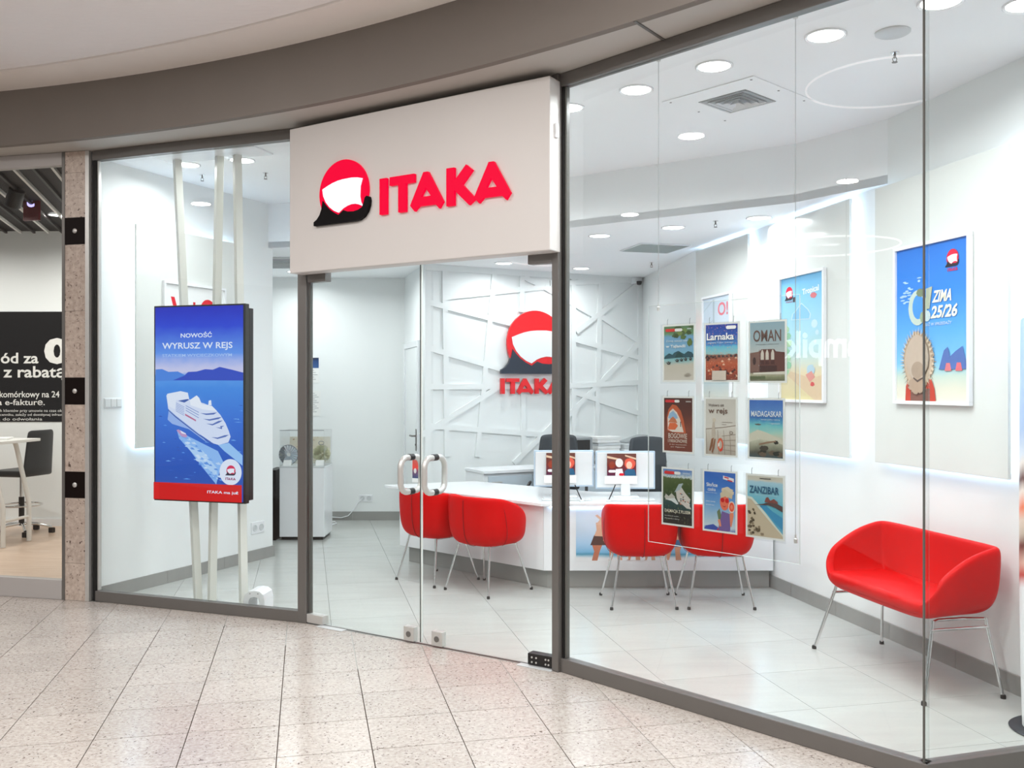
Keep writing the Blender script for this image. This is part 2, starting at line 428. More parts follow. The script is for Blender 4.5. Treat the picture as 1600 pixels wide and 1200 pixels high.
def wordmark(mb, x0, x1, z0, z1, y, m):
    for L in LETTERS: mb.poly([[(x0 + (x1 - x0) * a, z0 + (z1 - z0) * b) for a, b in l] for l in L], y, None, m)

# ------------------------------------------------------------------ plan of the place, measured from the photograph
P0 = fl(143.8, 940); P1 = fl(479, 975); P2 = fl(870, 1049.5); P3 = fl(1449, 1227)
P4d = (fl(1600, 1175.3, .085) - fl(1449, 1197, .085)).normalized()
ZG0, ZG1, ZF = .085, 3.425, 3.50      # glass bottom and top, top of the frame
ZH, ZL, ZM = 3.45, 3.02, 3.914        # high and low shop ceiling, concourse ceiling
TH = 0.2196                           # turn of the floor grid and of the right wall
U = Vector((math.cos(TH), math.sin(TH))); V = Vector((-math.sin(TH), math.cos(TH)))
RA = Vector((1.823, 9.2)); RB0 = Vector((2.749, 4.988)); rd = (RB0 - RA).normalized()
# right wall meets the line of the corner window
def meet(a, da, b, db):
    det = da.x * -db.y + db.x * da.y
    w = b - a
    t = (w.x * -db.y + db.x * w.y) / det
    return a + da * t
RB = meet(RA, rd, P3, P4d)
RC = Vector((1.629, 11.55))
RW = Plane(RA, RB)                                   # right wall, long part
RW2 = Plane(RC, RA)
LA = Vector((-3.228, 7.195)); LB = Vector((-2.353, 9.06)); LA = LA + (LB - LA).normalized() * .01
LW = Plane(LA, LB)                                   # left wall
BA = Vector((-.967, 10.16)); BW = Plane(BA, RC)      # batten wall
Q0 = Vector((-3.3, 11.5)); Q1 = Vector((-1.34, 11.5)); QW = Plane(Q0, Q1)   # recess back wall
DW = Plane(Q1, BA)                                   # side wall of the recess, with the door
S1 = Plane(P0, P1); S2 = Plane(P1, P2); S3 = Plane(P2, P3); P4 = RB - P4d * .03; S4 = Plane(P3, P4)
N0 = fl(0, 932); N1 = fl(97, 938); nd = (N1 - N0).normalized()
SN = Plane(N1 - nd * 5.0, N1)                        # front of the neighbouring shop

# ------------------------------------------------------------------ lamps
def area(name, loc, size, watts, col=(1, .985, .965), shape='DISK', spread=180, parent=None):
    l = bpy.data.lights.new(name, 'AREA'); l.shape = shape; l.size = size; l.energy = watts; l.color = col; l.spread = math.radians(spread)
    o = bpy.data.objects.new(name, l); COL.objects.link(o); o.location = loc
    if parent: o.parent = parent
    return o
lampmesh = None
def downlight(p, z, r, label, watts, group, col=(.955, .985, 1), spread=164):
    t = thing('downlight', label, 'ceiling light', (p[0], p[1], z), 0, group)
    a = MB().lathe([(r * 1.0, 0.0), (r * 1.17, 0.0), (r * 1.17, -.006), (r * 1.12, -.010), (r * 1.0, -.006)], M['lac'], 28, caps=False); a.build('trim_ring', t, 40)
    MB().lathe([(0.001, -.004), (r, -.004), (r, -.001), (.001, -.001)], M['lamp'], 28).build('diffuser', t)
    area('lamp', (0, 0, -.014), r * 2, watts, col, spread=spread, parent=t)
    return t

# ------------------------------------------------------------------ concourse: fascia, soffit, ceiling
fpx = [(0, 228), (117, 217), (460, 170), (674, 118), (860, 70), (986, 36), (1094, 0)]
fp = [fl(x, y, ZF) for x, y in fpx]
Am = np.array([[2 * p.x, 2 * p.y, 1] for p in fp]); bm_ = np.array([p.x ** 2 + p.y ** 2 for p in fp])
sol = np.linalg.lstsq(Am, bm_, rcond=None)[0]
CC = Vector((sol[0], sol[1])); CR = math.sqrt(sol[2] + sol[0] ** 2 + sol[1] ** 2)
a_of = lambda p: math.atan2(p.y - CC.y, p.x - CC.x)
A_L, A_R = a_of(fp[0]), a_of(fp[-1])
angs = [A_L + .62 - (A_L - A_R + 1.1) * i / 72 for i in range(73)]
arc = lambda r: [Vector((CC.x + r * math.cos(a), CC.y + r * math.sin(a))) for a in angs]
def band(r0, r1, z0, z1, m, name, kind='structure'):
    mb = MB(); o = arc(r1); i = arc(r0); n = len(o)
    vs = [(p.x, p.y, z) for z in (z0, z1) for L in (i, o) for p in L]; fs = []
    for k in range(n - 1):
        fs += [(k, k + 1, n + k + 1, n + k), (2 * n + k, 3 * n + k, 3 * n + k + 1, 2 * n + k + 1),
               (k, 2 * n + k, 2 * n + k + 1, k + 1), (n + k, n + k + 1, 3 * n + k + 1, 3 * n + k)]
    mb.add(vs, fs, m); return mb.build(name, smooth=30, kind=kind)
band(CR, CR + .05, ZF, ZM + .03, M['fascia'], 'trim_1')
band(CR - .36, CR, ZM, ZM + .03, M['malledge'], 'ceiling_edge')
inner = arc(CR - .365)
MB().prism([(p.x, p.y) for p in inner] + [(12, -9), (-14, -9), (-14, 6)], ZM + .012, ZM + .05, M['mallceil']).build('ceiling', kind='structure')
# soffit between the fascia and the shop windows
fac = [SN.w(-1.0).xy, N1, P0, P1, P2, P3, RB + P4d * 1.5]
back = [Vector((p.x, p.y)) + Vector((0.0, .09)) for p in fac]
sof_arc = [p for p in arc(CR + .02)]
sof_arc = [p for p in sof_arc if back[0].x < p.x < 2.6]
MB().prism([(p.x, p.y) for p in back] + [(p.x, p.y) for p in reversed(sof_arc)], ZF + .002, ZF + .03, M['soffit']).build('trim_2', kind='structure')
j0 = fl(992, 33, ZF); j1 = fl(1037, 62, ZF); jd = (j1 - j0).normalized(); jn = Vector((-jd.y, jd.x)) * .008
MB().prism([j0 + jn, j1 + jn, j1 - jn, j0 - jn], ZF - .004, ZF + .002, M['frame']).build('trim_3', kind='structure')

# ------------------------------------------------------------------ floors
g0 = fl(977.6, 1017.3); gu, gv = g0.dot(U), g0.dot(V); TI = .60
floor = struct('floor')
MB().box(-14, 12, -9, 13, -.06, -.012, M['grout2']).build('screed', floor)
MB().prism([P0 + Vector((-.1, 0)), P1, P2, P3, RB + Vector((.2, 0)), RA + Vector((.2, 0)), RC + Vector((.2, .2)), (-3.5, 11.7), (-3.5, 9.0), LB], -.012, -.008, M['grout']).build('tile_bed', floor)
room = [P0 + Vector((-.05, -.1)), P1 + Vector((0, -.1)), P2 + Vector((0, -.1)), P3 + Vector((0, -.1)), RB + Vector((.1, -.1)), RA + Vector((.1, 0)), RC + Vector((.1, .1)), Q1 + Vector((0, .1)), Q0 + Vector((0, .1)), Vector((-3.35, 9.0)), LB]
def inside(p, poly):
    c = False; n = len(poly)
    for i in range(n):
        a, b = poly[i], poly[i - 1]
        if (a.y > p.y) != (b.y > p.y) and p.x < (b.x - a.x) * (p.y - a.y) / (b.y - a.y) + a.x: c = not c
    return c
half = TI / 2 - .0012
tile_me = MB().prism([(-half, -half), (half, -half), (half, half), (-half, half)], -.010, 0.0, M['tile']).mesh('floor_tile')
MALLCUT = [(N0, N1), (P0, P1), (P1, P2), (P2, P3)]
def front_of(p, seg):
    a, b = seg; d = (b - a).normalized()
    return (p - a).dot(Vector((d.y, -d.x)))          # positive on the viewer's side
for i in range(-12, 6):
    for j in range(-6, 14):
        c = U * (gu + (i + .5) * TI) + V * (gv + (j + .5) * TI)
        if any(inside(c + U * a + V * b, room) for a in (-.29, 0, .29) for b in (-.29, 0, .29)):
            if all(front_of(c, sg) > .5 for sg in MALLCUT[1:]): continue
            o = bpy.data.objects.new('floor_tile', tile_me); COL.objects.link(o); o.parent = floor
            o.location = (c.x, c.y, 0); o.rotation_euler = (0, 0, TH)
def clip(poly, seg, keep=.0):
    out = []; n = len(poly)
    for i in range(n):
        a, b = poly[i], poly[(i + 1) % n]; fa, fb = front_of(a, seg) - keep, front_of(b, seg) - keep
        if fa >= 0: out.append(a)
        if (fa >= 0) != (fb >= 0): out.append(a + (b - a) * (fa / (fa - fb)))
    return out
m0 = fl(672.5, 1042); mu, mv = m0.dot(U), m0.dot(V); TU, TV = .4265, .3975
gap = .0024; hu, hv = TU / 2 - gap, TV / 2 - gap
mt_me = MB().prism([(-hu, -hv), (hu, -hv), (hu, hv), (-hu, hv)], -.008, .004, M['gran']).mesh('concourse_tile')
for i in range(-12, 7):
    for j in range(-9, 12):
        c = U * (mu + (i + .5) * TU) + V * (mv + (j + .5) * TV)
        if c.y < 2.6 or abs(c.x) > c.y * .62 + .5: continue
        q = [c + U * a + V * b for a, b in ((-hu, -hv), (hu, -hv), (hu, hv), (-hu, hv))]
        k = q
        for sg in MALLCUT:
            if k: k = clip(k, sg, -.002)
        if len(k) < 3: continue
        if len(k) == 4 and all((a - b).length < 1e-6 for a, b in zip(k, q)):
            o = bpy.data.objects.new('concourse_tile', mt_me); COL.objects.link(o); o.location = (c.x, c.y, 0); o.rotation_euler = (0, 0, TH)
        else:
            o = MB().prism([(p.x - c.x, p.y - c.y) for p in k], -.008, .004, M['gran']).build('concourse_tile'); o.location = (c.x, c.y, 0)
        o.parent = floor
# the rest of the concourse floor, out of view
MB().box(-14, 12, -9, 2.35, -.012, .003, M['gran']).build('concourse_paving', floor)

# ------------------------------------------------------------------ shop walls and ceilings
def wall(name, pl, z0, z1, m, s0=0.0, s1=None, th=.1):
    a = pl.w(s0); b = pl.w(pl.L if s1 is None else s1)
    a2 = pl.w(s0, -th); b2 = pl.w(pl.L if s1 is None else s1, -th)
    return MB().prism([(a.x, a.y), (b.x, b.y), (b2.x, b2.y), (a2.x, a2.y)], z0, z1, m).build(name, kind='structure')
wall('wall_right', RW, 0, ZH + .1, M['wall'])
wall('wall_right', RW2, 0, ZH + .1, M['wall'])
wl = wall('wall_left', LW, 0, ZH + .1, M['wall'], th=.14)
wb = wall('wall_back', BW, 0, ZH, M['wall'])
wall('wall_recess', QW, 0, ZH, M['wallgloss'])
wall('wall_recess_side', DW, 0, ZH, M['wall'])
MB().box(-3.4, -3.3, 9.0, 11.6, 0, ZH, M['wall']).build('wall_recess_left', kind='structure')
bulk = [Vector((-3.5, 9.25)), Vector((-2.37, 9.0)), Vector((-.9, 8.6)), fl(890, 277, ZH), fl(1240, 225, ZH), fl(1410, 180, ZH), Vector((2.75, 5.75))]
mb = MB(); n = len(bulk)
mb.add([(p.x, p.y, z) for z in (ZL, ZH + .1) for p in bulk], [(k, k + 1, n + k + 1, n + k) for k in range(n - 1)], M['ceil'])
mb.build('wall_bulkhead', kind='structure')
MB().prism([(p.x, p.y) for p in [P0 + Vector((-.05, .06)), P1 + Vector((0, .06)), P2 + Vector((.02, .06)), P3 + Vector((0, .05)), RB + Vector((.12, .04))]] + [(p.x, p.y + .02) for p in reversed(bulk)], ZH, ZH + .08, M['ceil']).build('ceiling_high', kind='structure')
MB().prism([(p.x, p.y) for p in bulk] + [(RA.x + .12, RA.y), (RC.x + .12, RC.y + .12), (-.9, 11.8), (-3.5, 11.8)], ZL, ZL + .06, M['ceil']).build('ceiling_low', kind='structure')
def skirt(name, pl, s0, s1, h=.106, t=.014):
    b = MB(); n = max(1, round((s1 - s0) / .6)); st = (s1 - s0) / n
    root = struct(name, pl.w(s0), pl.ang)
    for k in range(n): MB().box(k * st + .0012, (k + 1) * st - .0012, -t, -.0005, 0.001, h, M['skirt']).build('skirting_tile', root)
skirt('baseboard_right', RW, 0, RW.L); skirt('baseboard_right', RW2, 0, RW2.L)
skirt('baseboard_left', LW, 0, LW.L); skirt('baseboard_recess', QW, 0.02, QW.L)
e = LW.w(LW.L); MB().box(0, .014, -.014, .14, 0.001, .106, M['skirt']).build('baseboard_end', loc=(e.x, e.y, 0), kind='structure').rotation_euler = (0, 0, LW.ang)

# battens nailed over the back wall, each a piece of its own
X_ = lambda x: 650 + x * .2375
Y_ = lambda y: 400 + y * .2375
bat = [((185, 90), (200, 1320)), ((512, 115), (400, 1320)), ((695, 135), (690, 370)), ((700, 850), (705, 1320)), ((1030, 130), (1035, 1320)), ((1210, 140), (1180, 1320)), ((1470, 150), (1465, 1320)),
       ((60, 300), (640, 450)), ((200, 270), (840, 205)), ((840, 205), (1180, 400)), ((710, 140), (840, 205)), ((60, 600), (560, 745)), ((60, 860), (930, 860)), ((930, 860), (1470, 830)),
       ((25, 1185), (560, 850)), ((60, 1115), (960, 1185)), ((960, 1185), (1470, 1230)), ((880, 180), (1200, 170)), ((1050, 500), (1470, 175)), ((1200, 390), (1460, 560)), ((1040, 550), (1470, 670)),
       ((900, 1150), (1460, 575)), ((1020, 890), (1460, 1035)), ((640, 1365), (935, 1072)), ((1200, 165), (1460, 150))]
tops = BW.z(X_(60), Y_(70))
def bat_pt(p): return BW.hit(X_(p[0]), Y_(p[1]))
def add_batten(p, q, w=.062):
    d = (Vector(q) - Vector(p)).length
    o = MB().obox((0, 0), (d, 0), w, -.022 - random.uniform(0, .003), 0.0, M['wall']).build('batten', wb)
    c = BW.w(p[0]); o.location = (c.x, c.y, p[1])
    an = math.atan2(q[1] - p[1], q[0] - p[0]); o.rotation_euler = Matrix.Rotation(BW.ang, 4, 'Z').__matmul__(Matrix.Rotation(-an, 4, 'Y')).to_euler()
for a, b in bat: add_batten(bat_pt(a), bat_pt(b))
add_batten((.02, ZL - .035), (BW.L - .02, ZL - .035), .07); add_batten((.035, .05), (.035, ZL - .08), .07); add_batten((BW.L - .035, .05), (BW.L - .035, ZL - .08), .07)

# ------------------------------------------------------------------ shop front
def bars(root, items):
    for nm, x0, x1, y0, y1, z0, z1, m in items: MB().box(x0, x1, y0, y1, z0, z1, m).build(nm, root, bevel=.003)
FR, GK = M['frame'], M['gasket']
w1 = struct('window_1', S1.w(0), S1.ang); L1 = S1.L
bars(w1, [('sill_bar', .03, L1, 0, .06, .0045, ZG0, FR), ('head_bar', .0, L1, 0, .06, ZG1, ZF, FR), ('jamb_gasket', 0.0, .03, .005, .055, .0045, ZG1, GK),
          ('jamb_profile', .03, .046, .02, .05, ZG0, ZG1, M['steel']), ('mullion', L1 - .072, L1 - .002, -.004, .064, .0045, ZF, FR)])
MB().box(.045, L1 - .07, .03, .04, ZG0, ZG1, M['glass']).build('glass_pane', w1, label='clear left-hand pane in front of the advertising screen')
w2 = struct('window_2', S3.w(0), S3.ang); L3 = S3.L
bars(w2, [('sill_bar', .0, L3, 0, .06, .0045, ZG0, FR), ('head_bar', .0, L3, 0, .06, ZG1, ZF, FR), ('mullion', -.022, .028, -.02, .075, .0045, ZF, FR),
          ('jamb_gasket', .029, .045, .012, .05, ZG0, ZG1, GK), ('jamb_profile', .045, .058, .02, .05, ZG0, ZG1, M['seam'])])
MB().box(.057, L3 - .006, .026, .036, ZG0, ZG1, M['glass']).build('glass_pane', w2, label='large clear pane between the door and the glass corner')
w3 = struct('window_3', S4.w(0), S4.ang); L4 = S4.L
bars(w3, [('sill_bar', .0, L4, 0, .06, .0045, ZG0, FR), ('head_bar', .0, L4, 0, .06, ZG1, ZF, FR)])
MB().box(.012, L4, .02, .03, ZG0, ZG1, M['glass']).build('glass_pane', w3, label='clear pane past the frameless glass corner')
MB().box(-.0032, .0032, .016, .024, ZG0, ZG1, M['seam']).build('glass_joint', w3)
# glass double door
d1 = struct('door_1', S2.w(0), S2.ang); L2 = S2.L
xm = S2.hit(658, 800, -.03)[0]; zt = S2.z(658, 413, -.03)
xl, xr = .012, L2 - .035
for k, (x0, x1) in enumerate(((xl, xm - .003), (xm + .003, xr))):
    lf = struct('door_leaf'); lf.parent = d1; del lf['kind']
    MB().box(x0, x1, .026, .036, .014, zt, M['glass']).build('glass_pane', lf)
    MB().box(*((xm - .0065, xm - .002) if k == 0 else (xm + .002, xm + .010)), .0255, .0365, .014, zt, M['edge'] if k == 0 else M['pale_edge']).build('meeting_edge', lf)
    hx = xm + (-.085 if k == 0 else .085)
    px = 642 if k == 0 else 679
    hx = S2.hit(px, 741, -.03)[0]; hz = S2.z(px, 741 + k, -.03); pts = []
    R_, Hh, D = .065, .112, .108
    for a in range(0, 360, 15):
        ca, sa = math.cos(math.radians(a)), math.sin(math.radians(a))
        pts.append((hx, .031 + math.copysign(D - R_, ca) + R_ * ca, hz + math.copysign(Hh - R_, sa) + R_ * sa))
    MB().tube(pts, .0195, M['steel'], 12, True).build('handle', lf, 50)
    cp = MB()
    for sg in (-1, 1): cp.tube([(hx, .008, hz + sg * Hh), (hx, .054, hz + sg * Hh)], .0215, M['black'], 12)
    cp.build('handle_collar', lf, 50)
    lx = S2.hit(637 if k == 0 else 681, 993, 0)[0]
    lock = MB().box(lx - .042, lx + .042, .008, .054, .012, .105, M['steel']).build('bottom_lock', lf, bevel=.003)
    MB().lathe([(.019, .0075), (.019, .004), (.012, .003), (.001, .003)], M['frame'], 14, (lx, 0, .058), 'y').build('keyhole', lf)
    if k == 0:
        MB().box(x0 - .005, x0 + .165, .0, .062, zt - .062, zt + .004, M['frame']).build('top_hinge', lf, bevel=.003)
        MB().box(x0 - .012, x0 + .14, .0, .062, .012, .072, M['steel']).build('bottom_hinge', lf, bevel=.003)
    else:
        MB().box(x1 - .165, x1 + .002, .0, .062, zt - .062, zt + .004, M['frame']).build('top_hinge', lf, bevel=.003)
        h = MB().box(x1 - .165, x1 + .01, .0, .062, .012, .08, M['black'])
        h.build('bottom_hinge', lf, bevel=.003)
        sc_ = MB()
        for a in (.03, .06, .125, .145):
            for zz in (.03, .058): sc_.lathe([(.006, -.001), (.006, -.004), (.001, -.005)], M['steel'], 8, (x1 - .165 + a, 0, zz), 'y')
        sc_.build('screws', lf)
MB().box(.0, L2 - .02, .02, .044, zt + .006, zt + .03, M['lac']).build('head_rail', d1)
MB().box(.0, L2 - .03, .026, .036, zt + .03, ZG1, M['glass']).build('transom_pane', d1)
MB().box(.0, L2 - .02, .0, .06, ZG1, ZF, FR).build('head_bar', d1)
MB().box(.0, .012, .022, .05, .0045, zt, M['seam']).build('jamb_profile', d1)
MB().box(0.01, L2 - .03, .024, .038, .0045, .0075, M['seam']).build('threshold_strip', d1)
for nm, x in (('hinge_cover', .12), ('hinge_cover', L2 - .26)):
    MB().box(x, x + .24, -.035, .02, .0045, .008, M['lgrey']).build(nm, d1, bevel=.002)

# stone pillar at the left of the front
pl = struct('wall_pillar', SN.w(SN.L), SN.ang); PW = SN.s(139.5) - SN.L
pz = lambda y: SN.z(115, y)
MB().box(.03, PW - .06, .02, .3, .0045, ZF, M['grout2']).build('pillar_core', pl)
MB().box(0.0, .026, -.004, .1, .0045, ZF, M['frame']).build('left_edge_strip', pl, bevel=.002)
MB().box(PW - .036, PW - .002, -.004, .03, .0045, ZF, M['steel']).build('right_edge_strip', pl, bevel=.002)
zs = [.0045, pz(880), pz(778), pz(737), pz(632), pz(590), pz(486), pz(382), pz(340), pz(270), ZF]
for k in range(len(zs) - 1):
    a, b = zs[k], zs[k + 1]
    if k in (2, 4, 7):
        q = MB().box(.0275, PW - .0375, -.002, .02, a, b, M['plate']).build('black_plate', pl, label='black square plate with a round steel button')
        MB().lathe([(.019, -.003), (.019, -.008), (.014, -.012), (.001, -.013)], M['steel'], 14, (PW / 2 - .004, 0, (a + b) / 2), 'y').build('button', q, 40)
    else:
        MB().box(.0275, PW - .0375, 0, .02, a + .001, b - .001, M['pillar']).build('granite_slab', pl)

# ------------------------------------------------------------------ lights of the shop and the concourse
HI = [((1290, 55), 'large round ceiling light near the glass corner'), ((1116, 103), 'round ceiling light above the square air vent'),
      ((994, 140), 'round ceiling light left of the square air vent'), ((888, 168), 'round ceiling light half hidden by the right door post'),
      ((1470, 2), 'round ceiling light cut by the top of the picture, past the glass corner'), ((1604, 6), 'round ceiling light in the top right corner of the picture'),
      ((293, 257), 'round ceiling light behind the left leaning pole'), ((378, 250), 'round ceiling light right of the three white poles')]
for k, ((x, y), lb) in enumerate(HI): downlight(fl(x, y, ZH), ZH, .088, lb, DOWN_W * (.6 if k > 5 else .55 if k > 3 else 1), 'recessed lights in the high ceiling')
LO = [((937, 368), 'small round light in the low ceiling left of the perforated grille'), ((1052, 355), 'round light in the low ceiling above the perforated grille'),
      ((1186, 340), 'round light in the low ceiling nearest the lit wall panels'), ((908, 419), 'small round light in front of the batten wall near the door post'),
      ((787, 411), 'small round light seen just below the sign, before the batten wall')]
for (x, y), lb in LO: downlight(fl(x, y, ZL), ZL, .088, lb, DOWN_W * .62, 'recessed lights in the low ceiling')
for p in ((-.9, 7.4), (-.1, 6.8)): downlight(p, ZH, .088, 'round light in the high ceiling hidden behind the shop sign', DOWN_W, 'lights behind the shop sign')
for p in ((-2.55, 10.85), (-1.7, 10.2)): downlight(p, ZL, .088, 'round light in the low ceiling of the back recess', DOWN_W * .85, 'lights of the back recess')
for p in HALL_LAMPS: downlight(p, ZM + .011, .11, 'round light in the concourse ceiling behind the viewer', MALL_W, 'concourse ceiling lights', (1, .975, .95), 180)

# ------------------------------------------------------------------ things on the ceiling
c = Vector((1.40, 5.73))
t = thing('air_vent', 'square white air diffuser set in a square access panel of the high ceiling', 'vent', (c.x, c.y, ZH), .74)
MB().box(-.33, .33, -.33, .33, -.006, -.0005, M['ceil']).build('access_panel', t, bevel=.002)
for k in range(5):
    a = .165 - k * .033; b = a - .015; mb = MB(); zz = -.012 - .004 * k
    q = [(a, a, zz), (-a, a, zz), (-a, -a, zz), (a, -a, zz)]; r = [(b, b, zz + .022), (-b, b, zz + .022), (-b, -b, zz + .022), (b, -b, zz + .022)]
    mb.add(q + r, [(i, (i + 1) % 4, 4 + (i + 1) % 4, 4 + i) for i in range(4)], M['lac']); mb.build('louvre', t)
MB().box(-.17, .17, -.17, .17, -.0085, -.0065, M['grey']).build('throat', t)
sc_ = MB()
for x in (-.29, 0, .29):
    for y in (-.29, .29): sc_.lathe([(.007, -.006), (.007, -.009), (.001, -.009)], M['grey'], 8, (x, y, 0))
o = sc_.build('screws', t); o['kind'] = 'stuff'
c = Vector((1.39, 8.98))
t = thing('perforated_grille', 'square perforated steel ventilation grille in the low ceiling', 'vent', (c.x, c.y, ZL), .28)
MB().box(-.26, .26, -.26, .26, -.010, -.0005, M['lac']).build('grille_frame', t, bevel=.002)
MB().box(-.235, .235, -.235, .235, -.014, -.0105, M['perf']).build('perforated_plate', t)
c = fl(456, 408, ZL)
t = thing('air_grille', 'white slotted air grille in the recess ceiling left of the sign', 'vent', (c.x - .12, c.y + .1, ZL), 0)
MB().box(-.3, .3, -.42, .42, -.012, -.0005, M['lgrey']).build('grille_frame', t)
for k in range(7): MB().box(-.27, .27, -.36 + k * .115, -.30 + k * .115, -.018, -.012, M['grey']).build('slat', t)
c = fl(1395, 50, ZH)
t = thing('ceiling_speaker', 'flat round white ceiling plate near the top of the glass corner', 'speaker', (c.x, c.y, ZH))
MB().lathe([(.001, -.012), (.075, -.012), (.085, -.006), (.085, 0)], M['lgrey'], 24).build('cover', t, 40)
def sprinkler(px, py, z, lb):
    c = fl(px, py, z)
    t = thing('sprinkler', lb, 'sprinkler', (c.x, c.y, z), 0, 'ceiling sprinklers'); t.scale = (.7, .7, .7)
    MB().lathe([(.032, 0), (.032, -.005), (.014, -.012), (.012, -.012)], M['chrome'], 14).build('rosette', t, 40)
    mb = MB().lathe([(.009, -.010), (.009, -.04), (.004, -.045)], M['frame'], 10)
    for sg in (-1, 1): mb.tube([(sg * .008, 0, -.035), (sg * .016, 0, -.05), (sg * .012, 0, -.066), (0, 0, -.074)], .003, M['frame'], 6)
    mb.build('yoke', t); MB().lathe([(.001, -.078), (.02, -.077), (.022, -.074), (.001, -.073)], M['frame'], 14).build('deflector', t)
sprinkler(1398, 82, ZH, 'sprinkler head by the glass corner, below the round ceiling plate')
sprinkler(415, 270, ZH, 'sprinkler head right of the three white poles')
sprinkler(316, 273, ZH, 'sprinkler head between the white poles')
sprinkler(1118, 345, ZL, 'sprinkler head in the low ceiling between two round lights')
sprinkler(1018, 410, ZL, 'sprinkler head in the low ceiling below the perforated grille')
q, z = BW.hit(995, 440, .06)
t = thing('security_camera', 'small black dome camera in the top corner of the batten wall', 'camera', BW.w(q, .07, z), BW.ang)
MB().box(-.05, .05, -.03, .068, -.03, .05, M['lac']).build('bracket', t, bevel=.005)
MB().lathe([(.001, -.05), (.025, -.044), (.034, -.02), (.034, 0.0), (.001, .0)], M['black'], 16, (0, -.04, 0)).build('dome', t, 50)

# ------------------------------------------------------------------ shop sign over the door
SG = .13
s0, zb0 = S2.hit(452.5, 427, SG); s1, zb1 = S2.hit(859, 391, SG)
zt0 = S2.z(449, 203, SG); zt1 = S2.z(856.5, 118, SG)
zb, zt_ = (zb0 + zb1) / 2, min((zt0 + zt1) / 2, ZF - .012)
sx = lambda px, py: S2.hit(px, py, SG + .012)
t = thing('shop_sign', 'white boxed shop sign with lit red lettering above the glass door', 'sign', S2.w(s0, SG, zb), S2.ang)
w = s1 - s0; h = zt_ - zb
MB().box(0, w, 0, SG - .006, 0, h, M['signface']).build('box', t, bevel=.006)
MB().box(w - .002, w + .012, .055, .085, h - .34, h - .26, M['lac']).build('side_bracket', t)
lx0, lz0 = sx(594.5, 336); lx1, lz1 = sx(799, 312); _, lz2 = sx(601, 279)
lx0 -= s0; lx1 -= s0; a0 = lz0 - zb; a1 = lz2 - zb
for L, ch in zip(LETTERS, 'ITAKA'):
    MB().poly([[(lx0 + (lx1 - lx0) * a, a0 + (a1 - a0) * b) for a, b in l] for l in L], -.022, -.0005, M['red_lit']).build('letter', t, label='lit red letter ' + ch)
ex0, _ = sx(500, 300); ex1, ez = sx(576, 297); _, et = sx(541, 249)
er = (ex1 - ex0) / 2; ecx = (ex0 + ex1) / 2 - s0; ecz = et - zb - er
tr = lambda L: [(ecx + x * er, ecz + z * er) for x, z in L]
MB().poly([tr(SUN)], -.018, -.0005, M['red_lit']).build('sun_disc', t, label='lit red disc of the emblem')
MB().poly([tr(SAIL)], -.024, -.019, M['white_lit']).build('sail', t, label='lit white sail of the emblem')
MB().poly([tr(HULL)], -.027, -.0005, M['hull']).build('boat_hull', t, label='black boat hull of the emblem')

# ------------------------------------------------------------------ advertising screen on three poles
c0 = fl(240.7, 950); SCP = Plane(at(240.7, 480, 7.02), at(383.5, 480, 7.02 - .235))
q0, zt0 = SCP.hit(240.7, 478.3); q1, zt1 = SCP.hit(383.5, 474); zb0 = SCP.z(247, 782); zb1 = SCP.z(386.5, 787.5)
zt_, zb = (zt0 + zt1) / 2, (zb0 + zb1) / 2; q1 = q0 + (q1 - q0)
w, h = q1 - q0, zt_ - zb
t = thing('advertising_screen', 'portrait advertising screen with a cruise ship picture, hung on three white poles', 'screen', SCP.w((q0 + q1) / 2, 0, zb), SCP.ang)
MB().box(-w / 2, w / 2, 0, .05, 0, h, M['bezel']).build('housing', t, bevel=.003)
MB().box(-w / 2 + .03, w / 2 + .0, .0505, .105, .02, h - .03, M['black']).build('rear_box', t, bevel=.003)
bx0, bx1, bz0, bz1 = -w / 2 + .012, w / 2 - .018, .012, h - .012
SCE = .95
mb = MB()
sea = ramp_print('screen_picture', [(0, (24, 40, 190)), (.10, (34, 68, 215)), (.24, (96, 150, 240)), (.315, (196, 200, 240)), (.34, (206, 204, 238)), (.36, (92, 160, 240)), (.42, (66, 140, 232)), (.6, (52, 112, 216)), (.8, (28, 84, 190)), (.93, (40, 84, 180))], .02, 8, SCE, (1, 1, 3), None)
mb.poly([[(bx0, bz0), (bx1, bz0), (bx1, bz1), (bx0, bz1)]], -.001, None, sea)
def sp(px, py):
    u = (px - 241.0 - (py - 478) * .02) / 139.0; v = (py - 477.0 + (px - 241) * (.03 - .065 * (py - 477) / 306)) / 306.5
    return (bx0 + (bx1 - bx0) * u, bz1 - (bz1 - bz0) * v)
def z1_(x, y): return sp(230 + x * .15, 460 + y * .15)
def z2_(x, y): return sp(230 + x / 6, 600 + y / 6)
I = lambda r, g, b: ink((r, g, b), SCE)
lay = [0]
def shp(pts, col, f):
    lay[0] += 1; mb.poly([[(min(max(q[0], bx0), bx1), min(max(q[1], bz0), bz1)) for q in (f(*p) for p in pts)]], -.0011 - lay[0] * .00012, None, col)
shp([(90, 900), (90, 775), (160, 770), (230, 800), (330, 795), (400, 830), (420, 890)], I(70, 132, 226), z1_)
shp([(280, 890), (400, 840), (440, 800), (530, 795), (620, 770), (700, 775), (770, 745), (900, 775), (1060, 805), (1080, 890)], I(40, 74, 196), z1_)
# ripples
for k in range(70):
    rn = random.Random(k); x, y = 110 + 790 * rn.random(), 180 + 740 * rn.random() ** .8; l = 20 + 60 * rn.random(); d_ = 3 + 5 * rn.random()
    shp([(x, y), (x + l * .5, y - d_), (x + l, y + d_ * .4), (x + l * .5, y + d_ * .6)], I(*[(86, 152, 236), (40, 96, 200), (110, 170, 240), (30, 76, 180)][k % 4]), z2_)
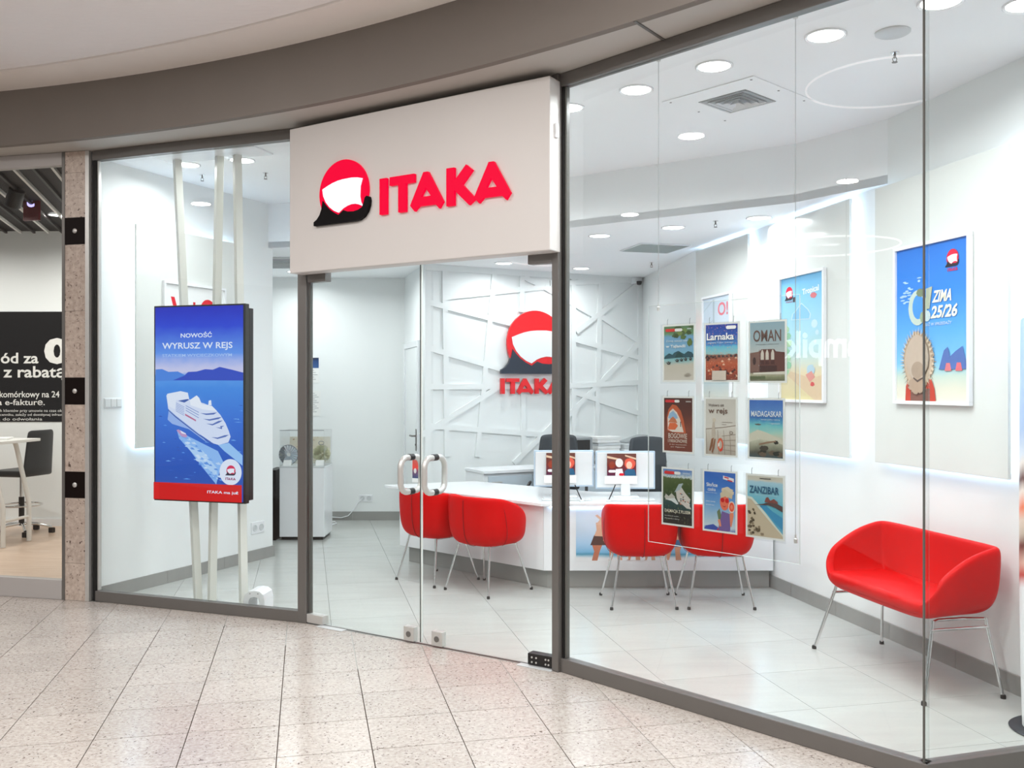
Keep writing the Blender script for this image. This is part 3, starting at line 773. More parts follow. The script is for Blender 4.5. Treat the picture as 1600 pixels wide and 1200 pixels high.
# bow wave, wakes
shp([(225, 240), (215, 340), (260, 380), (420, 430), (600, 560), (460, 410), (300, 290)], I(150, 180, 240), z2_)
shp([(310, 450), (420, 500), (700, 640), (760, 760), (720, 830), (690, 960), (560, 800), (440, 640), (330, 520)], I(140, 186, 246), z2_)
shp([(380, 560), (560, 640), (690, 800), (700, 900), (560, 760), (440, 640)], I(176, 210, 250), z2_)
shp([(700, 580), (800, 560), (990, 680), (990, 780), (860, 720), (760, 640)], I(150, 196, 248), z2_)
for k in range(60):
    rn = random.Random(k + 100); q = rn.random(); x = 330 + 400 * q + 130 * (rn.random() - .5) * (.5 + q); y = 480 + 430 * q + 60 * (rn.random() - .5); l = 10 + 26 * rn.random()
    if x < 745: shp([(x, y), (x + l, y - l * .3), (x + l * 1.7, y + l * .5), (x + l * .6, y + l * .4)], I(*[(206, 226, 252), (120, 170, 240), (186, 214, 250), (90, 146, 228)][k % 4]), z2_)
# hull and decks
shp([(205, 110), (225, 235), (300, 300), (520, 470), (660, 565), (710, 580), (800, 555), (820, 500), (800, 440), (770, 370), (720, 290), (650, 215), (560, 180), (440, 150), (290, 90)], I(214, 224, 250), z2_)
shp([(205, 110), (215, 90), (290, 75), (340, 65), (410, 80), (425, 140), (300, 150), (290, 240), (230, 210)], I(226, 234, 252), z2_)
shp([(430, 150), (495, 105), (520, 130), (545, 190), (640, 205), (690, 255), (560, 240), (440, 200)], I(234, 240, 254), z2_)
shp([(318, 158), (410, 140), (425, 148), (380, 175)], I(54, 90, 170), z2_)
shp([(610, 155), (632, 150), (638, 200), (606, 200)], I(232, 238, 254), z2_)
for k, (x0, y0, x1, y1) in enumerate(((530, 275, 690, 268), (560, 330, 735, 312), (590, 375, 745, 345), (680, 410, 760, 395), (640, 505, 805, 482))):
    shp([(x0, y0), (x0 + 60, y0 + 18), (x1 - 30, y1 + 20), (x1, y1), (x1 - 40, y1 + 4), (x0 + 60, y0 + 4)], I(84, 112, 186), z2_)
for k in range(6): shp([(300, 175 + k * 15), (380, 215 + k * 16), (380, 221 + k * 16), (300, 181 + k * 15)], I(140, 160, 214), z2_)
for k in range(3): shp([(395, 200 + k * 22), (520, 265 + k * 26), (520, 272 + k * 26), (395, 207 + k * 22)], I(120, 144, 206), z2_)
shp([(390, 280), (495, 340), (495, 356), (390, 298)], I(190, 110, 150), z2_)
shp([(225, 240), (300, 305), (520, 475), (660, 570), (660, 580), (520, 486), (300, 318), (228, 252)], I(60, 90, 170), z2_)
# tender boat
shp([(310, 440), (330, 432), (415, 490), (405, 510), (360, 500)], I(190, 150, 200), z2_)
shp([(345, 440), (400, 470), (405, 480), (360, 470)], I(230, 230, 250), z2_)
# red foot and badge
shp([(40, 937), (990, 967), (990, 1180), (40, 1160)], I(214, 8, 14), lambda x, y: (min(max(z2_(x, y)[0], bx0), bx1), max(z2_(x, y)[1], bz0)))
ccx, ccz = z2_(828, 840); rr = (z2_(828, 715)[1] - ccz); lay[0] += 1
zr = z2_(828, 962)[1]
pts = [(min(ccx + rr * math.cos(a) * .98, bx1), max(ccz + rr * math.sin(a), zr)) for a in [2 * PI * i / 40 for i in range(40)]]
mb.poly([pts], -.0011 - lay[0] * .00012, None, I(224, 232, 252))
ly = -.0012 - lay[0] * .00012
emblem(mb, ccx + .004, ccz + rr * .12, rr * .40, ly - .0002, I(216, 40, 90), I(236, 240, 254), I(40, 36, 60))
wordmark(mb, ccx - rr * .46, ccx + rr * .46, ccz - rr * .62, ccz - rr * .42, ly, I(150, 60, 110))
tw = I(228, 236, 255)
def stext(s, pts, f, b=.0, m=None):
    (x0, y0), (x1, y1) = f(*pts[0]), f(*pts[1]); text(mb, s, x0, x1, y1, y0, -.0016 - lay[0] * .00012, m or tw, b)
stext('NOWOŚĆ', ((370, 375), (700, 430)), z1_, .02)
stext('WYRUSZ W REJS', ((175, 492), (915, 565)), z1_, .015)
stext('STATKIEM WYCIECZKOWYM', ((178, 612), (910, 632)), z1_, .01, I(170, 200, 250))
stext('ITAKA ma już', ((615, 1015), (905, 1062)), z2_, .02)
mb.build('picture', t)
# poles
def pole(px0, px1, lb, tilt):
    Y = 7.075
    b = at(px1, 940, Y - (px1 - 300) * .0016); a = at(px0, 242, Y - (px0 - 300) * .0016 + tilt)
    p0 = Vector((b.x, b.y, 0.0)); p1 = Vector((a.x, a.y, ZH)); 
    k = (ZH - 0) / (a.z - b.z) if abs(a.z - b.z) > .1 else 1
    d = (p1 - p0); mb = MB(); hw = .027
    an = SCP.ang - .62; ux = Vector((math.cos(an), math.sin(an), 0)) * hw; uy = Vector((-math.sin(an), math.cos(an), 0)) * hw
    o = p0.copy(); vs = [ux + uy, -ux + uy, -ux - uy, ux - uy]
    mb.add(vs + [v + d for v in vs], [(3, 2, 1, 0), (4, 5, 6, 7), (0, 1, 5, 4), (1, 2, 6, 5), (2, 3, 7, 6), (3, 0, 4, 7)], M['pole'])
    q = mb.build('pole', t, bevel=.002); q.parent = None; q.location = o
    return q
off = SCP.away * .16
pl_ = []
for a, b in ((271, 304.5), (338, 326), (366, 376)):
    q = pole(a, b, '', 0.0); q.location.x += off.x * 0; q.location.y += off.y * .5
    q.parent = t; q.matrix_parent_inverse = (Matrix.Translation(t.location) @ Matrix.Rotation(t.rotation_euler.z, 4, 'Z')).inverted()
    pl_.append(q)
e = SCP.w((q0 + q1) / 2, -.165, ZH)
MB().box(-.46, .46, .02, .28, h + (ZH - zt_) - .012, h + (ZH - zt_) - .0005, M['lac']).build('ceiling_plate', t)

# ------------------------------------------------------------------ lit wall panels and posters on the side walls
def wall_panel(pl, px0, px1, lb, pxa=650, strips='LRB', z0=1.17, z1=2.985, th=.075):
    a, b = pl.s(px0, th), pl.s(px1, th)
    t = thing('wall_panel', lb, 'panel', pl.w((a + b) / 2, 0, z0), pl.ang, 'back-lit wall panels')
    w = (b - a) / 2; h = z1 - z0
    MB().box(-w, w, -th, -th + .022, 0, h, M['panel']).build('board', t, bevel=.002)
    MB().box(-w + .1, w - .1, -th + .0225, -.0005, .1, h - .1, M['lgrey']).build('spacer', t)
    for c in strips:
        if c in 'LR':
            x = (-w + .03) if c == 'L' else (w - .03)
            MB().box(x - .012, x + .012, -.03, -.012, .03, h - .03, M['led']).build('led_strip', t)
        else:
            zz = .03 if c == 'B' else h - .03
            MB().box(-w + .05, w - .05, -.03, -.012, zz - .012, zz + .012, M['led']).build('led_strip', t)
    return t
wall_panel(RW, 1367, 1575, 'white back-lit wall panel behind the large blue winter poster', strips='LRB')
wall_panel(RW, 1200, 1327, 'white back-lit wall panel behind the pale beach poster', strips='LRBT')
wall_panel(RW, 1087, 1168, 'narrow-looking white back-lit wall panel farthest along the right wall', strips='LRBT')
wall_panel(LW, 213, 372, 'white back-lit wall panel on the left wall behind the screen', strips='LRBT')

def framed(pl, x0, ytl, x1, ytr, ybl, ybr, lb, off=.077):
    """framed poster on a wall panel; returns the thing and the size of its sheet"""
    a, zt0 = pl.hit(x0, ytl, off); b, zt1 = pl.hit(x1, ytr, off); zb0 = pl.z(x0, ybl, off); zb1 = pl.z(x1, ybr, off)
    zt, zb = (zt0 + zt1) / 2, (zb0 + zb1) / 2; w = b - a; h = zt - zb
    t = thing('framed_poster', lb, 'poster', pl.w((a + b) / 2, off, zb), pl.ang, 'posters on the wall panels')
    f = .022
    for nm, q in (('frame_bar', (-w / 2, w / 2, -.03, -.001, 0, f)), ('frame_bar', (-w / 2, w / 2, -.03, -.001, h - f, h)), ('frame_bar', (-w / 2, -w / 2 + f, -.03, -.001, f, h - f)), ('frame_bar', (w / 2 - f, w / 2, -.03, -.001, f, h - f))):
        MB().box(*q, M['lac']).build(nm, t, bevel=.002)
    MB().box(-w / 2 + f, w / 2 - f, -.012, -.001, f, h - f, M['paper']).build('backing', t)
    return t, (-w / 2 + f, w / 2 - f, f, h - f)

class Sheet:
    """printed sheet: u runs left to right, v top to bottom, both 0..1; later shapes lie over earlier ones"""
    def __init__(s, rect, y, base): s.r = rect; s.y = y; s.mb = MB(); s.n = 0; s.mb.poly([[s.p(0, 1), s.p(1, 1), s.p(1, 0), s.p(0, 0)]], y, None, base)
    def p(s, u, v): x0, x1, z0, z1 = s.r; return (x0 + (x1 - x0) * u, z1 - (z1 - z0) * v)
    def yy(s): s.n += 1; return s.y - s.n * .00012
    def poly(s, pts, rgb): s.mb.poly([[s.p(min(max(u, 0), 1), min(max(v, 0), 1)) for u, v in pts]], s.yy(), None, ink(rgb) if isinstance(rgb, tuple) else rgb); return s
    def rect(s, u0, v0, u1, v1, rgb): return s.poly([(u0, v1), (u1, v1), (u1, v0), (u0, v0)], rgb)
    def oval(s, u, v, ru, rv, rgb, n=22, a0=0, a1=360):
        return s.poly([(u + ru * math.cos(math.radians(a0 + (a1 - a0) * i / n)), v + rv * math.sin(math.radians(a0 + (a1 - a0) * i / n))) for i in range(n)], rgb)
    def blob(s, u, v, ru, rv, rgb, n=26, rough=.25, seed=1):
        rn = random.Random(seed); return s.poly([(u + ru * math.cos(2 * PI * i / n) * (1 - rough * rn.random()), v + rv * math.sin(2 * PI * i / n) * (1 - rough * rn.random())) for i in range(n)], rgb)
    def text(s, t, u0, v0, u1, v1, rgb, bold=.0, slant=0.0, rot=0.0):
        (x0, zt), (x1, zb) = s.p(u0, v0), s.p(u1, v1); text(s.mb, t, x0, x1, zb, zt, s.yy(), ink(rgb) if isinstance(rgb, tuple) else rgb, bold, rot, slant); return s
    def pill(s, u0, v0, u1, v1, rgb):
        r = (v1 - v0) / 2; x0, x1, z0, z1 = s.r; ru = r * (z1 - z0) / (x1 - x0)
        pts = [(u0 + ru - ru * math.sin(a), v0 + r - r * math.cos(a)) for a in [PI * i / 8 for i in range(9)]] + [(u1 - ru + ru * math.sin(a), v0 + r + r * math.cos(a)) for a in [PI * i / 8 for i in range(9)]]
        return s.poly(pts, rgb)
    def emblem(s, u, v, r, sun=(216, 20, 60), sail=(240, 240, 245), hull=(30, 28, 40)):
        x, z = s.p(u, v); y = s.yy(); s.n += 3; emblem(s.mb, x, z, r, y, ink(sun), ink(sail), ink(hull), .00012); return s
    def word(s, u0, v0, u1, v1, rgb):
        (x0, zt), (x1, zb) = s.p(u0, v0), s.p(u1, v1); wordmark(s.mb, x0, x1, zb, zt, s.yy(), ink(rgb)); return s
    def build(s, name, parent, label=None): return s.mb.build(name, parent, label=label)

# big blue winter poster
t, r = framed(RW, 1401, 389, 1521, 361, 634, 631, 'large blue framed poster of a beach figure in a shaggy straw hat')
sh = Sheet(r, -.0135, ramp_print('winter_poster_print', [(0, (44, 118, 214)), (.3, (52, 132, 224)), (.55, (88, 164, 232)), (.75, (124, 190, 236)), (.79, (150, 204, 222)), (.84, (196, 214, 204)), (.92, (222, 220, 204)), (1, (226, 222, 208))], .02, 5))
for k in range(26):
    rn = random.Random(k); sh.oval(.05 + .3 * rn.random(), .20 + .16 * rn.random(), .02 + .02 * rn.random(), .004 + .004 * rn.random(), (170, 206, 240), 8)
sh.emblem(.80, .115, .052); sh.word(.735, .175, .87, .195, (200, 40, 90))
sh.oval(.32, .395, .135, .115, (190, 206, 196)); sh.oval(.33, .39, .085, .08, (70, 146, 226)); sh.blob(.36, .30, .06, .03, (120, 134, 106)); sh.blob(.40, .46, .05, .04, (150, 168, 140))
sh.poly([(.44, .28), (.53, .27), (.49, .41), (.44, .41)], (176, 182, 160)); sh.oval(.455, .455, .05, .035, (200, 216, 220))
sh.text('ZIMA', .54, .30, .80, .375, (240, 236, 214), .03, .25); sh.text('25/26', .52, .395, .87, .475, (240, 236, 214), .03, .25)
sh.text('JUŻ W SPRZEDAŻY', .43, .495, .79, .525, (196, 212, 226), .01, .25)
sh.poly([(.62, .80), (.66, .73), (.69, .68), (.74, .66), (.77, .72), (.84, .69), (.93, .66), (.97, .74), (.99, .80)], (84, 112, 178))
for x, cc in ((.74, (214, 120, 128)), (.88, (220, 110, 120))): sh.poly([(x - .04, .81), (x - .02, .76), (x + .03, .76), (x + .05, .81)], cc)
sh.poly([(.14, 1.0), (.15, .90), (.20, .84), (.30, .86), (.52, .86), (.56, .92), (.58, 1.0)], (196, 66, 48)); sh.poly([(.22, .92), (.5, .92), (.5, 1), (.22, 1)], (130, 88, 78))
sh.blob(.33, .74, .235, .20, (200, 178, 156), 60, .14, 3); [sh.poly([(.33 + .20 * math.cos(a), .74 + .17 * math.sin(a)), (.33 + (.245 + .03 * random.Random(k).random()) * math.cos(a + .05), .74 + (.205 + .02 * random.Random(k + 9).random()) * math.sin(a + .05)), (.33 + .20 * math.cos(a + .06), .74 + .17 * math.sin(a + .06))], ((222, 204, 180) if k % 2 else (160, 138, 116))) for k, a in enumerate([2 * PI * i / 70 for i in range(70)])]
sh.blob(.33, .72, .17, .15, (190, 172, 156), 30, .05, 4); sh.blob(.33, .90, .15, .06, (176, 152, 132), 40, .3, 5)
sh.oval(.34, .80, .09, .055, (168, 148, 130)); sh.poly([(.28, .845), (.34, .865), (.42, .845), (.42, .855), (.34, .88), (.28, .855)], (90, 76, 70))
sh.build('print', t)
# pale beach poster
t, r = framed(RW, 1221, 434, 1292, 417, 630, 628, 'pale framed poster of a sandy beach under a light blue sky')
sh = Sheet(r, -.0135, ramp_print('beach_poster_print', [(0, (112, 186, 232)), (.2, (142, 204, 236)), (.45, (170, 216, 232)), (.62, (184, 216, 218)), (.70, (204, 216, 204)), (.78, (222, 210, 176)), (1, (218, 206, 158))], .03, 4))
sh.emblem(.20, .13, .055); sh.word(.12, .19, .28, .205, (150, 90, 110)); sh.rect(.29, .165, .35, .205, (60, 60, 70))
sh.text('Tropical', .52, .105, .90, .165, (236, 244, 246), .03, .0, .06); sh.blob(.78, .175, .08, .025, (216, 120, 130))
cl_ = [(.25, .35), (.28, .30), (.36, .28), (.42, .25), (.5, .22), (.58, .25), (.66, .28), (.72, .32), (.70, .36), (.5, .355)]
sh.poly(cl_, (204, 228, 240)); sh.poly([(.5 + (u - .5) * .9, .30 + (v - .30) * .9) for u, v in cl_], (138, 196, 232))
sh.oval(.80, .40, .07, .033, (200, 226, 238)); sh.oval(.86, .47, .04, .02, (200, 226, 238)); sh.oval(.82, .54, .03, .016, (200, 226, 238))
for k in range(7): sh.blob(.14 + .03 * (k % 3), .42 + .06 * k, .09, .035, ((142, 196, 160) if k % 2 else (168, 208, 166)), 16, .4, k)
sh.poly([(.15, .80), (.25, .77), (.5, .80), (.75, .83), (1, .80), (1, 1), (.8, 1), (.6, .94), (.35, .86)], (214, 190, 158))
sh.blob(.72, .76, .1, .05, (178, 206, 220), 20, .3, 8); sh.poly([(.60, .80), (.74, .77), (.82, .82), (.70, .86)], (216, 150, 140)); sh.blob(.76, .875, .06, .02, (206, 84, 84), 14, .3, 2)
sh.text('family & fun', .12, .925, .42, .94, (150, 176, 120)) if False else None
sh.build('print', t)
# far poster with the pink exclamation
t, r = framed(RW, 1100, 466, 1145, 454, 628, 626, 'half hidden framed poster with pink O! lettering, farthest on the right wall')
sh = Sheet(r, -.0135, ramp_print('grey_poster_print', [(0, (196, 212, 226)), (.5, (204, 216, 228)), (.75, (170, 196, 206)), (1, (206, 206, 194))], .04, 4))
sh.rect(.36, .02, .42, .5, (172, 186, 196)); sh.poly([(0, .12), (.36, .02), (.36, .03), (0, .13)], (176, 190, 200)); sh.poly([(0, .3), (.36, .22), (.36, .23), (0, .31)], (176, 190, 200))
sh.text('O!', .55, .06, .92, .19, (232, 120, 136), .02); sh.text('LATO 2025', .55, .21, .92, .24, (226, 90, 110), .01) if False else None
sh.build('print', t)
# poster behind the screen
t, r = framed(LW, 253, 438, 350, 451, 655, 648, 'white framed poster with red marks, mostly hidden behind the screen')
sh = Sheet(r, -.0135, ramp_print('white_poster_print', [(0, (232, 234, 234)), (1, (226, 230, 232))], .05, 3))
sh.poly([(.09, .095), (.15, .095), (.21, .2), (.26, .095), (.32, .095), (.24, .27), (.18, .27)], (214, 24, 44)); sh.poly([(.46, .12), (.50, .12), (.49, .22), (.47, .22)], (214, 24, 44)); sh.oval(.48, .25, .02, .015, (214, 24, 44))
sh.emblem(.72, .17, .09, (214, 24, 44))
sh.build('print', t)

# ------------------------------------------------------------------ red tub chairs and the red bench
def tub(a, b, zb, zs, zt, ex, pw=2.0, n=56):
    """closed bowl whose rim drops from the back top to the seat front; front faces +y"""
    prof = [(0.0, 0), (.38, 0), (.60, .008), (.76, .045), (.87, .12), (.945, .24), (.985, .42), (1.0, .64), (1.008, .85), (1.0, 1.0)]
    vs = [(0, 0, zb)]; fs = []
    def ring(sc, h):
        out = []
        for k in range(n):
            f = 2 * PI * k / n; c, s_ = math.cos(f), math.sin(f)
            x = a * math.copysign(abs(s_) ** (2 / ex), s_); y = -b * math.copysign(abs(c) ** (2 / ex), c)
            q = min(max((y + b) / (2 * b), 0), 1); zr = zs + (zt - zs) * max(0, 1 - q ** pw) ** .5
            out.append((x * sc, y * sc, zb + (zr - zb) * h))
        return out
    for sc, h in prof[1:]: vs += ring(sc, h)
    for k in range(n): fs.append((0, 1 + k, 1 + (k + 1) % n))
    for i in range(len(prof) - 2):
        for k in range(n): fs.append((1 + i * n + k, 1 + i * n + (k + 1) % n, 1 + (i + 1) * n + (k + 1) % n, 1 + (i + 1) * n + k))
    return vs, fs
def shell(t, a, b, zb, zs, zt, ex, pw, th):
    vs, fs = tub(a, b, zb, zs, zt, ex, pw)
    fs = [tuple(reversed(f)) for f in fs]
    o = MB().add(vs, fs, M['red']).build('shell', t, 180)
    s_ = o.modifiers.new('thickness', 'SOLIDIFY'); s_.thickness = th; s_.offset = -1
    q = o.modifiers.new('smooth', 'SUBSURF'); q.levels = 1; q.render_levels = 2
    return o
def cushion(t, a, b, z0, z1, ex, front=.0):
    n = 40; prof = [(.0, z0), (.97, z0), (1.0, z0 + .015), (1.0, z1 - .02), (.97, z1 - .004), (.85, z1 + .004), (0.0, z1 + .010)]
    mb = MB(); vs = []; fs = []
    for sc, z in prof:
        for k in range(n):
            f = 2 * PI * k / n; c, s_ = math.cos(f), math.sin(f)
            vs.append((a * sc * math.copysign(abs(s_) ** (2 / ex), s_), front - b * sc * math.copysign(abs(c) ** (2 / ex), c), z))
    for i in range(len(prof) - 1):
        for k in range(n): fs.append((i * n + k, i * n + (k + 1) % n, (i + 1) * n + (k + 1) % n, (i + 1) * n + k))
    return mb.add(vs, fs, M['red']).build('seat_cushion', t, 60)
def legs(t, tops, feet, r, frame):
    for p, q in zip(tops, feet):
        p, q = Vector(p), Vector(q); e = q + (p - q).normalized() * .012
        o = MB().tube([p, p + Vector((0, 0, -.012)) + (q - p) * .04, e], r, M['chrome'], 8).build('leg', t, 60)
        MB().lathe([(r * 1.15, .022), (r * 1.5, .016), (r * 1.5, .0), (.001, 0)], M['rubber'], 10, tuple(q)).build('foot', o, 50)
    for pts in frame: MB().tube(pts, r * .9, M['chrome'], 8).build('under_rail', t, 60)
def red_chair(label):
    t = thing('tub_chair', label, 'chair', (0, 0, 0), 0, 'red tub chairs at the counter')
    shell(t, .285, .275, .378, .455, .792, 3.2, 2.0, .035)
    cushion(t, .215, .205, .43, .472, 3.2, .02)
    mb = MB(); mb.tube([(0, -.2775, .76), (0, -.2785, .68), (0, -.2755, .60), (0, -.2715, .53), (0, -.2595, .474), (0, -.2385, .424), (0, -.207, .3925), (0, -.16, .378), (0, -.1, .3755)], .0025, M['redseam'], 6); mb.build('back_seam', t)
    mb = MB()
    for sg in (-1, 1): mb.tube([(sg * .281, -.1, .70), (sg * .285, -.08, .62), (sg * .281, -.06, .52), (sg * .27, -.05, .46), (sg * .245, -.045, .413), (sg * .21, -.04, .388)], .002, M['redseam'], 6)
    o = mb.build('side_seams', t); o['kind'] = 'stuff'
    tp = [(-.175, -.155, .39), (.175, -.155, .39), (-.185, .15, .388), (.185, .15, .388)]
    ft = [(-.245, -.24, 0), (.245, -.24, 0), (-.27, .245, 0), (.27, .245, 0)]
    legs(t, tp, ft, .0085, [[(-.175, -.155, .386), (-.1, -.05, .370), (-.1, .05, .370), (-.185, .15, .384)], [(.175, -.155, .386), (.1, -.05, .370), (.1, .05, .370), (.185, .15, .384)]])
    return t
ch = red_chair('red tub chair seen from behind, left one of the two before the beach print')
ch.location = (.985, 7.135, 0); ch.rotation_euler = (0, 0, .02)
dup(ch, (1.575, 7.135, 0), -.02, 'red tub chair seen from behind, right one of the pair, partly behind hanging brochures')
dup(ch, (-.205, 7.585, 0), -.74, 'red tub chair at the slanted counter side, right one behind the glass door')
dup(ch, (-.655, 7.975, 0), -.76, 'red tub chair at the slanted counter side, farther one behind the door handles')
# bench by the right wall
t = thing('tub_bench', 'red two-seat tub bench on thin chrome legs by the right wall', 'bench', (2.318, 5.42, 0), PI / 2 + TH)
shell(t, .535, .235, .405, .455, .81, 9.0, 2.1, .045)
cushion(t, .47, .222, .45, .512, 8.0, .03)
legs(t, [(-.46, .17, .42), (.46, .17, .42), (-.46, -.16, .42), (.46, -.16, .42)], [(-.535, .28, 0), (.535, .28, 0), (-.535, -.205, 0), (.535, -.205, 0)], .0095,
     [[(-.46, .17, .412), (-.38, .08, .398), (-.38, -.08, .398), (-.46, -.16, .412)], [(.46, .17, .412), (.38, .08, .398), (.38, -.08, .398), (.46, -.16, .412)], [(-.47, .186, .37), (-.468, -.166, .37)], [(.47, .186, .37), (.468, -.166, .37)]])

# ------------------------------------------------------------------ service counter
t = thing('service_counter', 'white service counter with slanted left side and grey plinth', 'counter', (0, 0, 0))
C0 = Vector((.2924, 7.656)); ld = Vector((-.742, .670)); fz = .150
tipx = C0 + ld * 1.72
MB().prism([C0, (2.135, 7.656), (2.015, 8.2), (C0.x + .25, 8.2), tipx + Vector((.35, .38)), tipx], .0015, fz, M['skirt']).build('plinth', t, label='grey plinth')
c1 = Vector((.262, 7.60)); tp = c1 + ld * 1.80
MB().prism([c1, (2.155, 7.60), (2.155, 7.64), (c1.x + .016, 7.64)], fz + .001, .685, M['lac']).build('front_panel', t, bevel=.002)
MB().prism([c1 + ld * .002, c1 + Vector((.016, .04)), tp + Vector((.028, .036)), tp], fz + .001, .685, M['lac']).build('side_panel', t, bevel=.002)
MB().box(1.5, 1.53, 7.66, 8.2, fz, .685, M['lac']).build('divider', t)
MB().prism([(.235, 7.525), (2.168, 7.525), (1.99, 8.34), (.75, 8.34), (.2, 8.80), (-.38, 9.27), (-1.235, 8.915)], .690, .717, M['lac']).build('worktop', t, bevel=.004)
MB().box(.31, 2.13, 7.575, 7.59, .678, .6885, M['led']).build('led_strip', t, label='light strip under the worktop edge')
px0 = lambda x: (x - 800) / F * 7.595
pz0 = lambda y: E - (y - H) / F * 7.595
r = (px0(900), px0(1148), pz0(876), pz0(796))
q = bpy.data.objects.new('beach_print_base', None)
sh = Sheet((0, r[1] - r[0], 0, r[3] - r[2]), 0, ramp_print('counter_print', [(0, (222, 232, 242)), (.4, (206, 224, 242)), (.66, (176, 210, 240)), (.84, (130, 190, 228)), (.88, (84, 156, 190)), (.91, (150, 196, 214)), (.95, (230, 234, 238)), (1, (238, 240, 242))], .03, 5))
def body(u, s, skin, trunk, hat=None, arms=True):
    """bather seen from behind, standing on the wet sand"""
    k = s
    P = lambda a, b: (u + a * k * .3, .99 - b * k)
    sh.poly([P(-.22, .02), P(-.30, .0), P(-.16, 0), P(-.08, .25), P(-.02, .45), P(-.26, .45)], skin); sh.poly([P(.04, 0), P(.20, 0), P(.16, .25), P(.24, .45), P(.0, .45), P(.02, .25)], skin)
    sh.poly([P(-.32, .36), P(.26, .36), P(.22, .56), P(-.22, .56)], trunk)
    sh.poly([P(-.22, .55), P(.22, .55), P(.30, .80), P(.20, .86), P(-.16, .86), P(-.26, .80)], skin)
    if arms:
        sh.poly([P(-.26, .82), P(-.18, .84), P(-.34, .62), P(-.22, .50), P(-.28, .47), P(-.46, .62)], skin); sh.poly([P(.28, .82), P(.20, .84), P(.36, .62), P(.22, .50), P(.28, .47), P(.48, .62)], skin)
    x, z = P(0, .93); sh.oval(x, z, .085 * k * .4, .075 * k, hat or (120, 80, 56))
sh.poly([(.10, 1), (.135, 1), (.15, .82), (.165, .7), (.10, .68), (.115, .82)], (196, 120, 92)); sh.poly([(.09, .70), (.185, .70), (.18, .52), (.115, .50)], (92, 66, 60))
sh.poly([(.115, .52), (.18, .53), (.20, .35), (.19, .24), (.125, .26), (.13, .4)], (222, 176, 148)); sh.poly([(.125, .30), (.15, .2), (.12, .12), (.135, .10), (.165, .18), (.16, .3)], (226, 186, 160))
sh.oval(.205, .18, .032, .095, (222, 150, 112)); sh.oval(.195, .175, .018, .06, (236, 196, 160))
body(.255, .62, (216, 150, 118), (190, 182, 178)); body(.37, .60, (210, 146, 116), (150, 80, 70)); body(.47, .5, (214, 160, 130), (90, 130, 150)); body(.62, .72, (206, 148, 118), (70, 110, 150), (214, 190, 150))
o = sh.build('beach_print', t, 'printed seaside picture on the front'); o.location = (r[0], 7.5985, r[2])

# monitors, keyboards and pens on the counter
def monitor(x0, x1, y, z0, z1, lb, rz):
    t = thing('monitor', lb, 'monitor', ((x0 + x1) / 2, y, .7175), rz, 'monitors seen from behind on the counter')
    w = (x1 - x0) / 2; a, b = z0 - .7175, z1 - .7175
    MB().box(-w, w, .0, .03, a, b, M['monedge']).build('rim', t, bevel=.004)
    MB().box(-w + .012, w - .012, -.008, -.0005, a + .012, b - .012, M['monitor']).build('back_cover', t, bevel=.004)
    MB().box(-.04, .04, -.03, -.0085, .012, a + .12, M['monitor']).build('neck', t, bevel=.004)
    MB().box(-.11, .11, -.08, .07, .0, .012, M['monitor']).build('foot', t, bevel=.004)
    MB().box(-w + .02, w - .02, .0305, .034, a + .02, b - .02, M['black']).build('screen', t)
    pw, ph = .25, .19
    xx = -.155 if rz >= 0 else -.16
    s2 = Sheet((xx, xx + pw, b - .02 - ph, b - .02), -.0315, ramp_print('monitor_card_print', [(0, (110, 66, 56)), (.5, (120, 50, 44)), (1, (90, 40, 70))], .15, 6))
    s2.poly([(0, .1), (.4, .22), (.4, .3), (0, .2)], (226, 200, 170)); s2.poly([(.62, .05), (1, .2), (1, .28), (.62, .12)], (226, 200, 170))
    s2.oval(.42, .42, .13, .2, (236, 232, 228)); s2.blob(.78, .45, .2, .28, (226, 92, 70), 20, .15, 3); s2.oval(.76, .52, .1, .17, (244, 196, 170)); s2.poly([(.6, .8), (.72, .68), (.95, .72), (1, 1), (.62, 1)], (44, 96, 132))
    s2.poly([(.3, .7), (.52, .68), (.58, 1), (.28, 1)], (240, 236, 236)); s2.blob(.5, .95, .1, .08, (220, 30, 50), 12, .2, 5); s2.blob(.17, .52, .12, .18, (150, 60, 40), 14, .2, 7); s2.pill(.05, .74, .3, .86, (236, 236, 240)); 
    s2.build('card_picture', t)
    MB().box(xx - .02, xx + pw + .01, -.0312, -.0305, b - .02 - ph - .07, b - .02 - ph - .002, M['paper']).build('card_strip', t)
    return t
monitor(.190, .708, 7.98, .802, 1.117, 'white monitor seen from behind, half hidden by the right door post', .03)
monitor(.722, 1.235, 7.96, .785, 1.112, 'white monitor seen from behind with a card of pictures, right of the door post', -.02)
def keyboard(x0, x1, y, lb):
    t = thing('keyboard', lb, 'keyboard', ((x0 + x1) / 2, y, .7175), 0, 'keyboards lying on the counter')
    w = (x1 - x0) / 2
    MB().box(-w, w, -.06, .06, 0, .012, M['lgrey']).build('case', t, bevel=.003)
    mb = MB()
    for i in range(12):
        for j in range(4): mb.box(-w + .015 + i * (2 * w - .03) / 12, -w + .013 + (i + 1) * (2 * w - .03) / 12, -.052 + j * .026, -.03 + j * .026, .0122, .017, M['lac'])
    o = mb.build('keys', t); o['kind'] = 'stuff'
keyboard(.25, .66, 7.72, 'pale keyboard on the counter below the left monitor'); keyboard(.80, 1.19, 7.70, 'pale keyboard on the counter below the right monitor')
def pen(x, y, dx, lb):
    t = thing('pen', lb, 'pen', (x, y, .7175), 0, 'counter pens in holders')
    MB().lathe([(.022, 0), (.022, .006), (.008, .018), (.001, .018)], M['lgrey'], 14).build('holder', t)
    MB().tube([(0, 0, .014), (dx * .5, 0, .075), (dx, 0, .14)], .0045, M['black'], 8).build('barrel', t, 50)
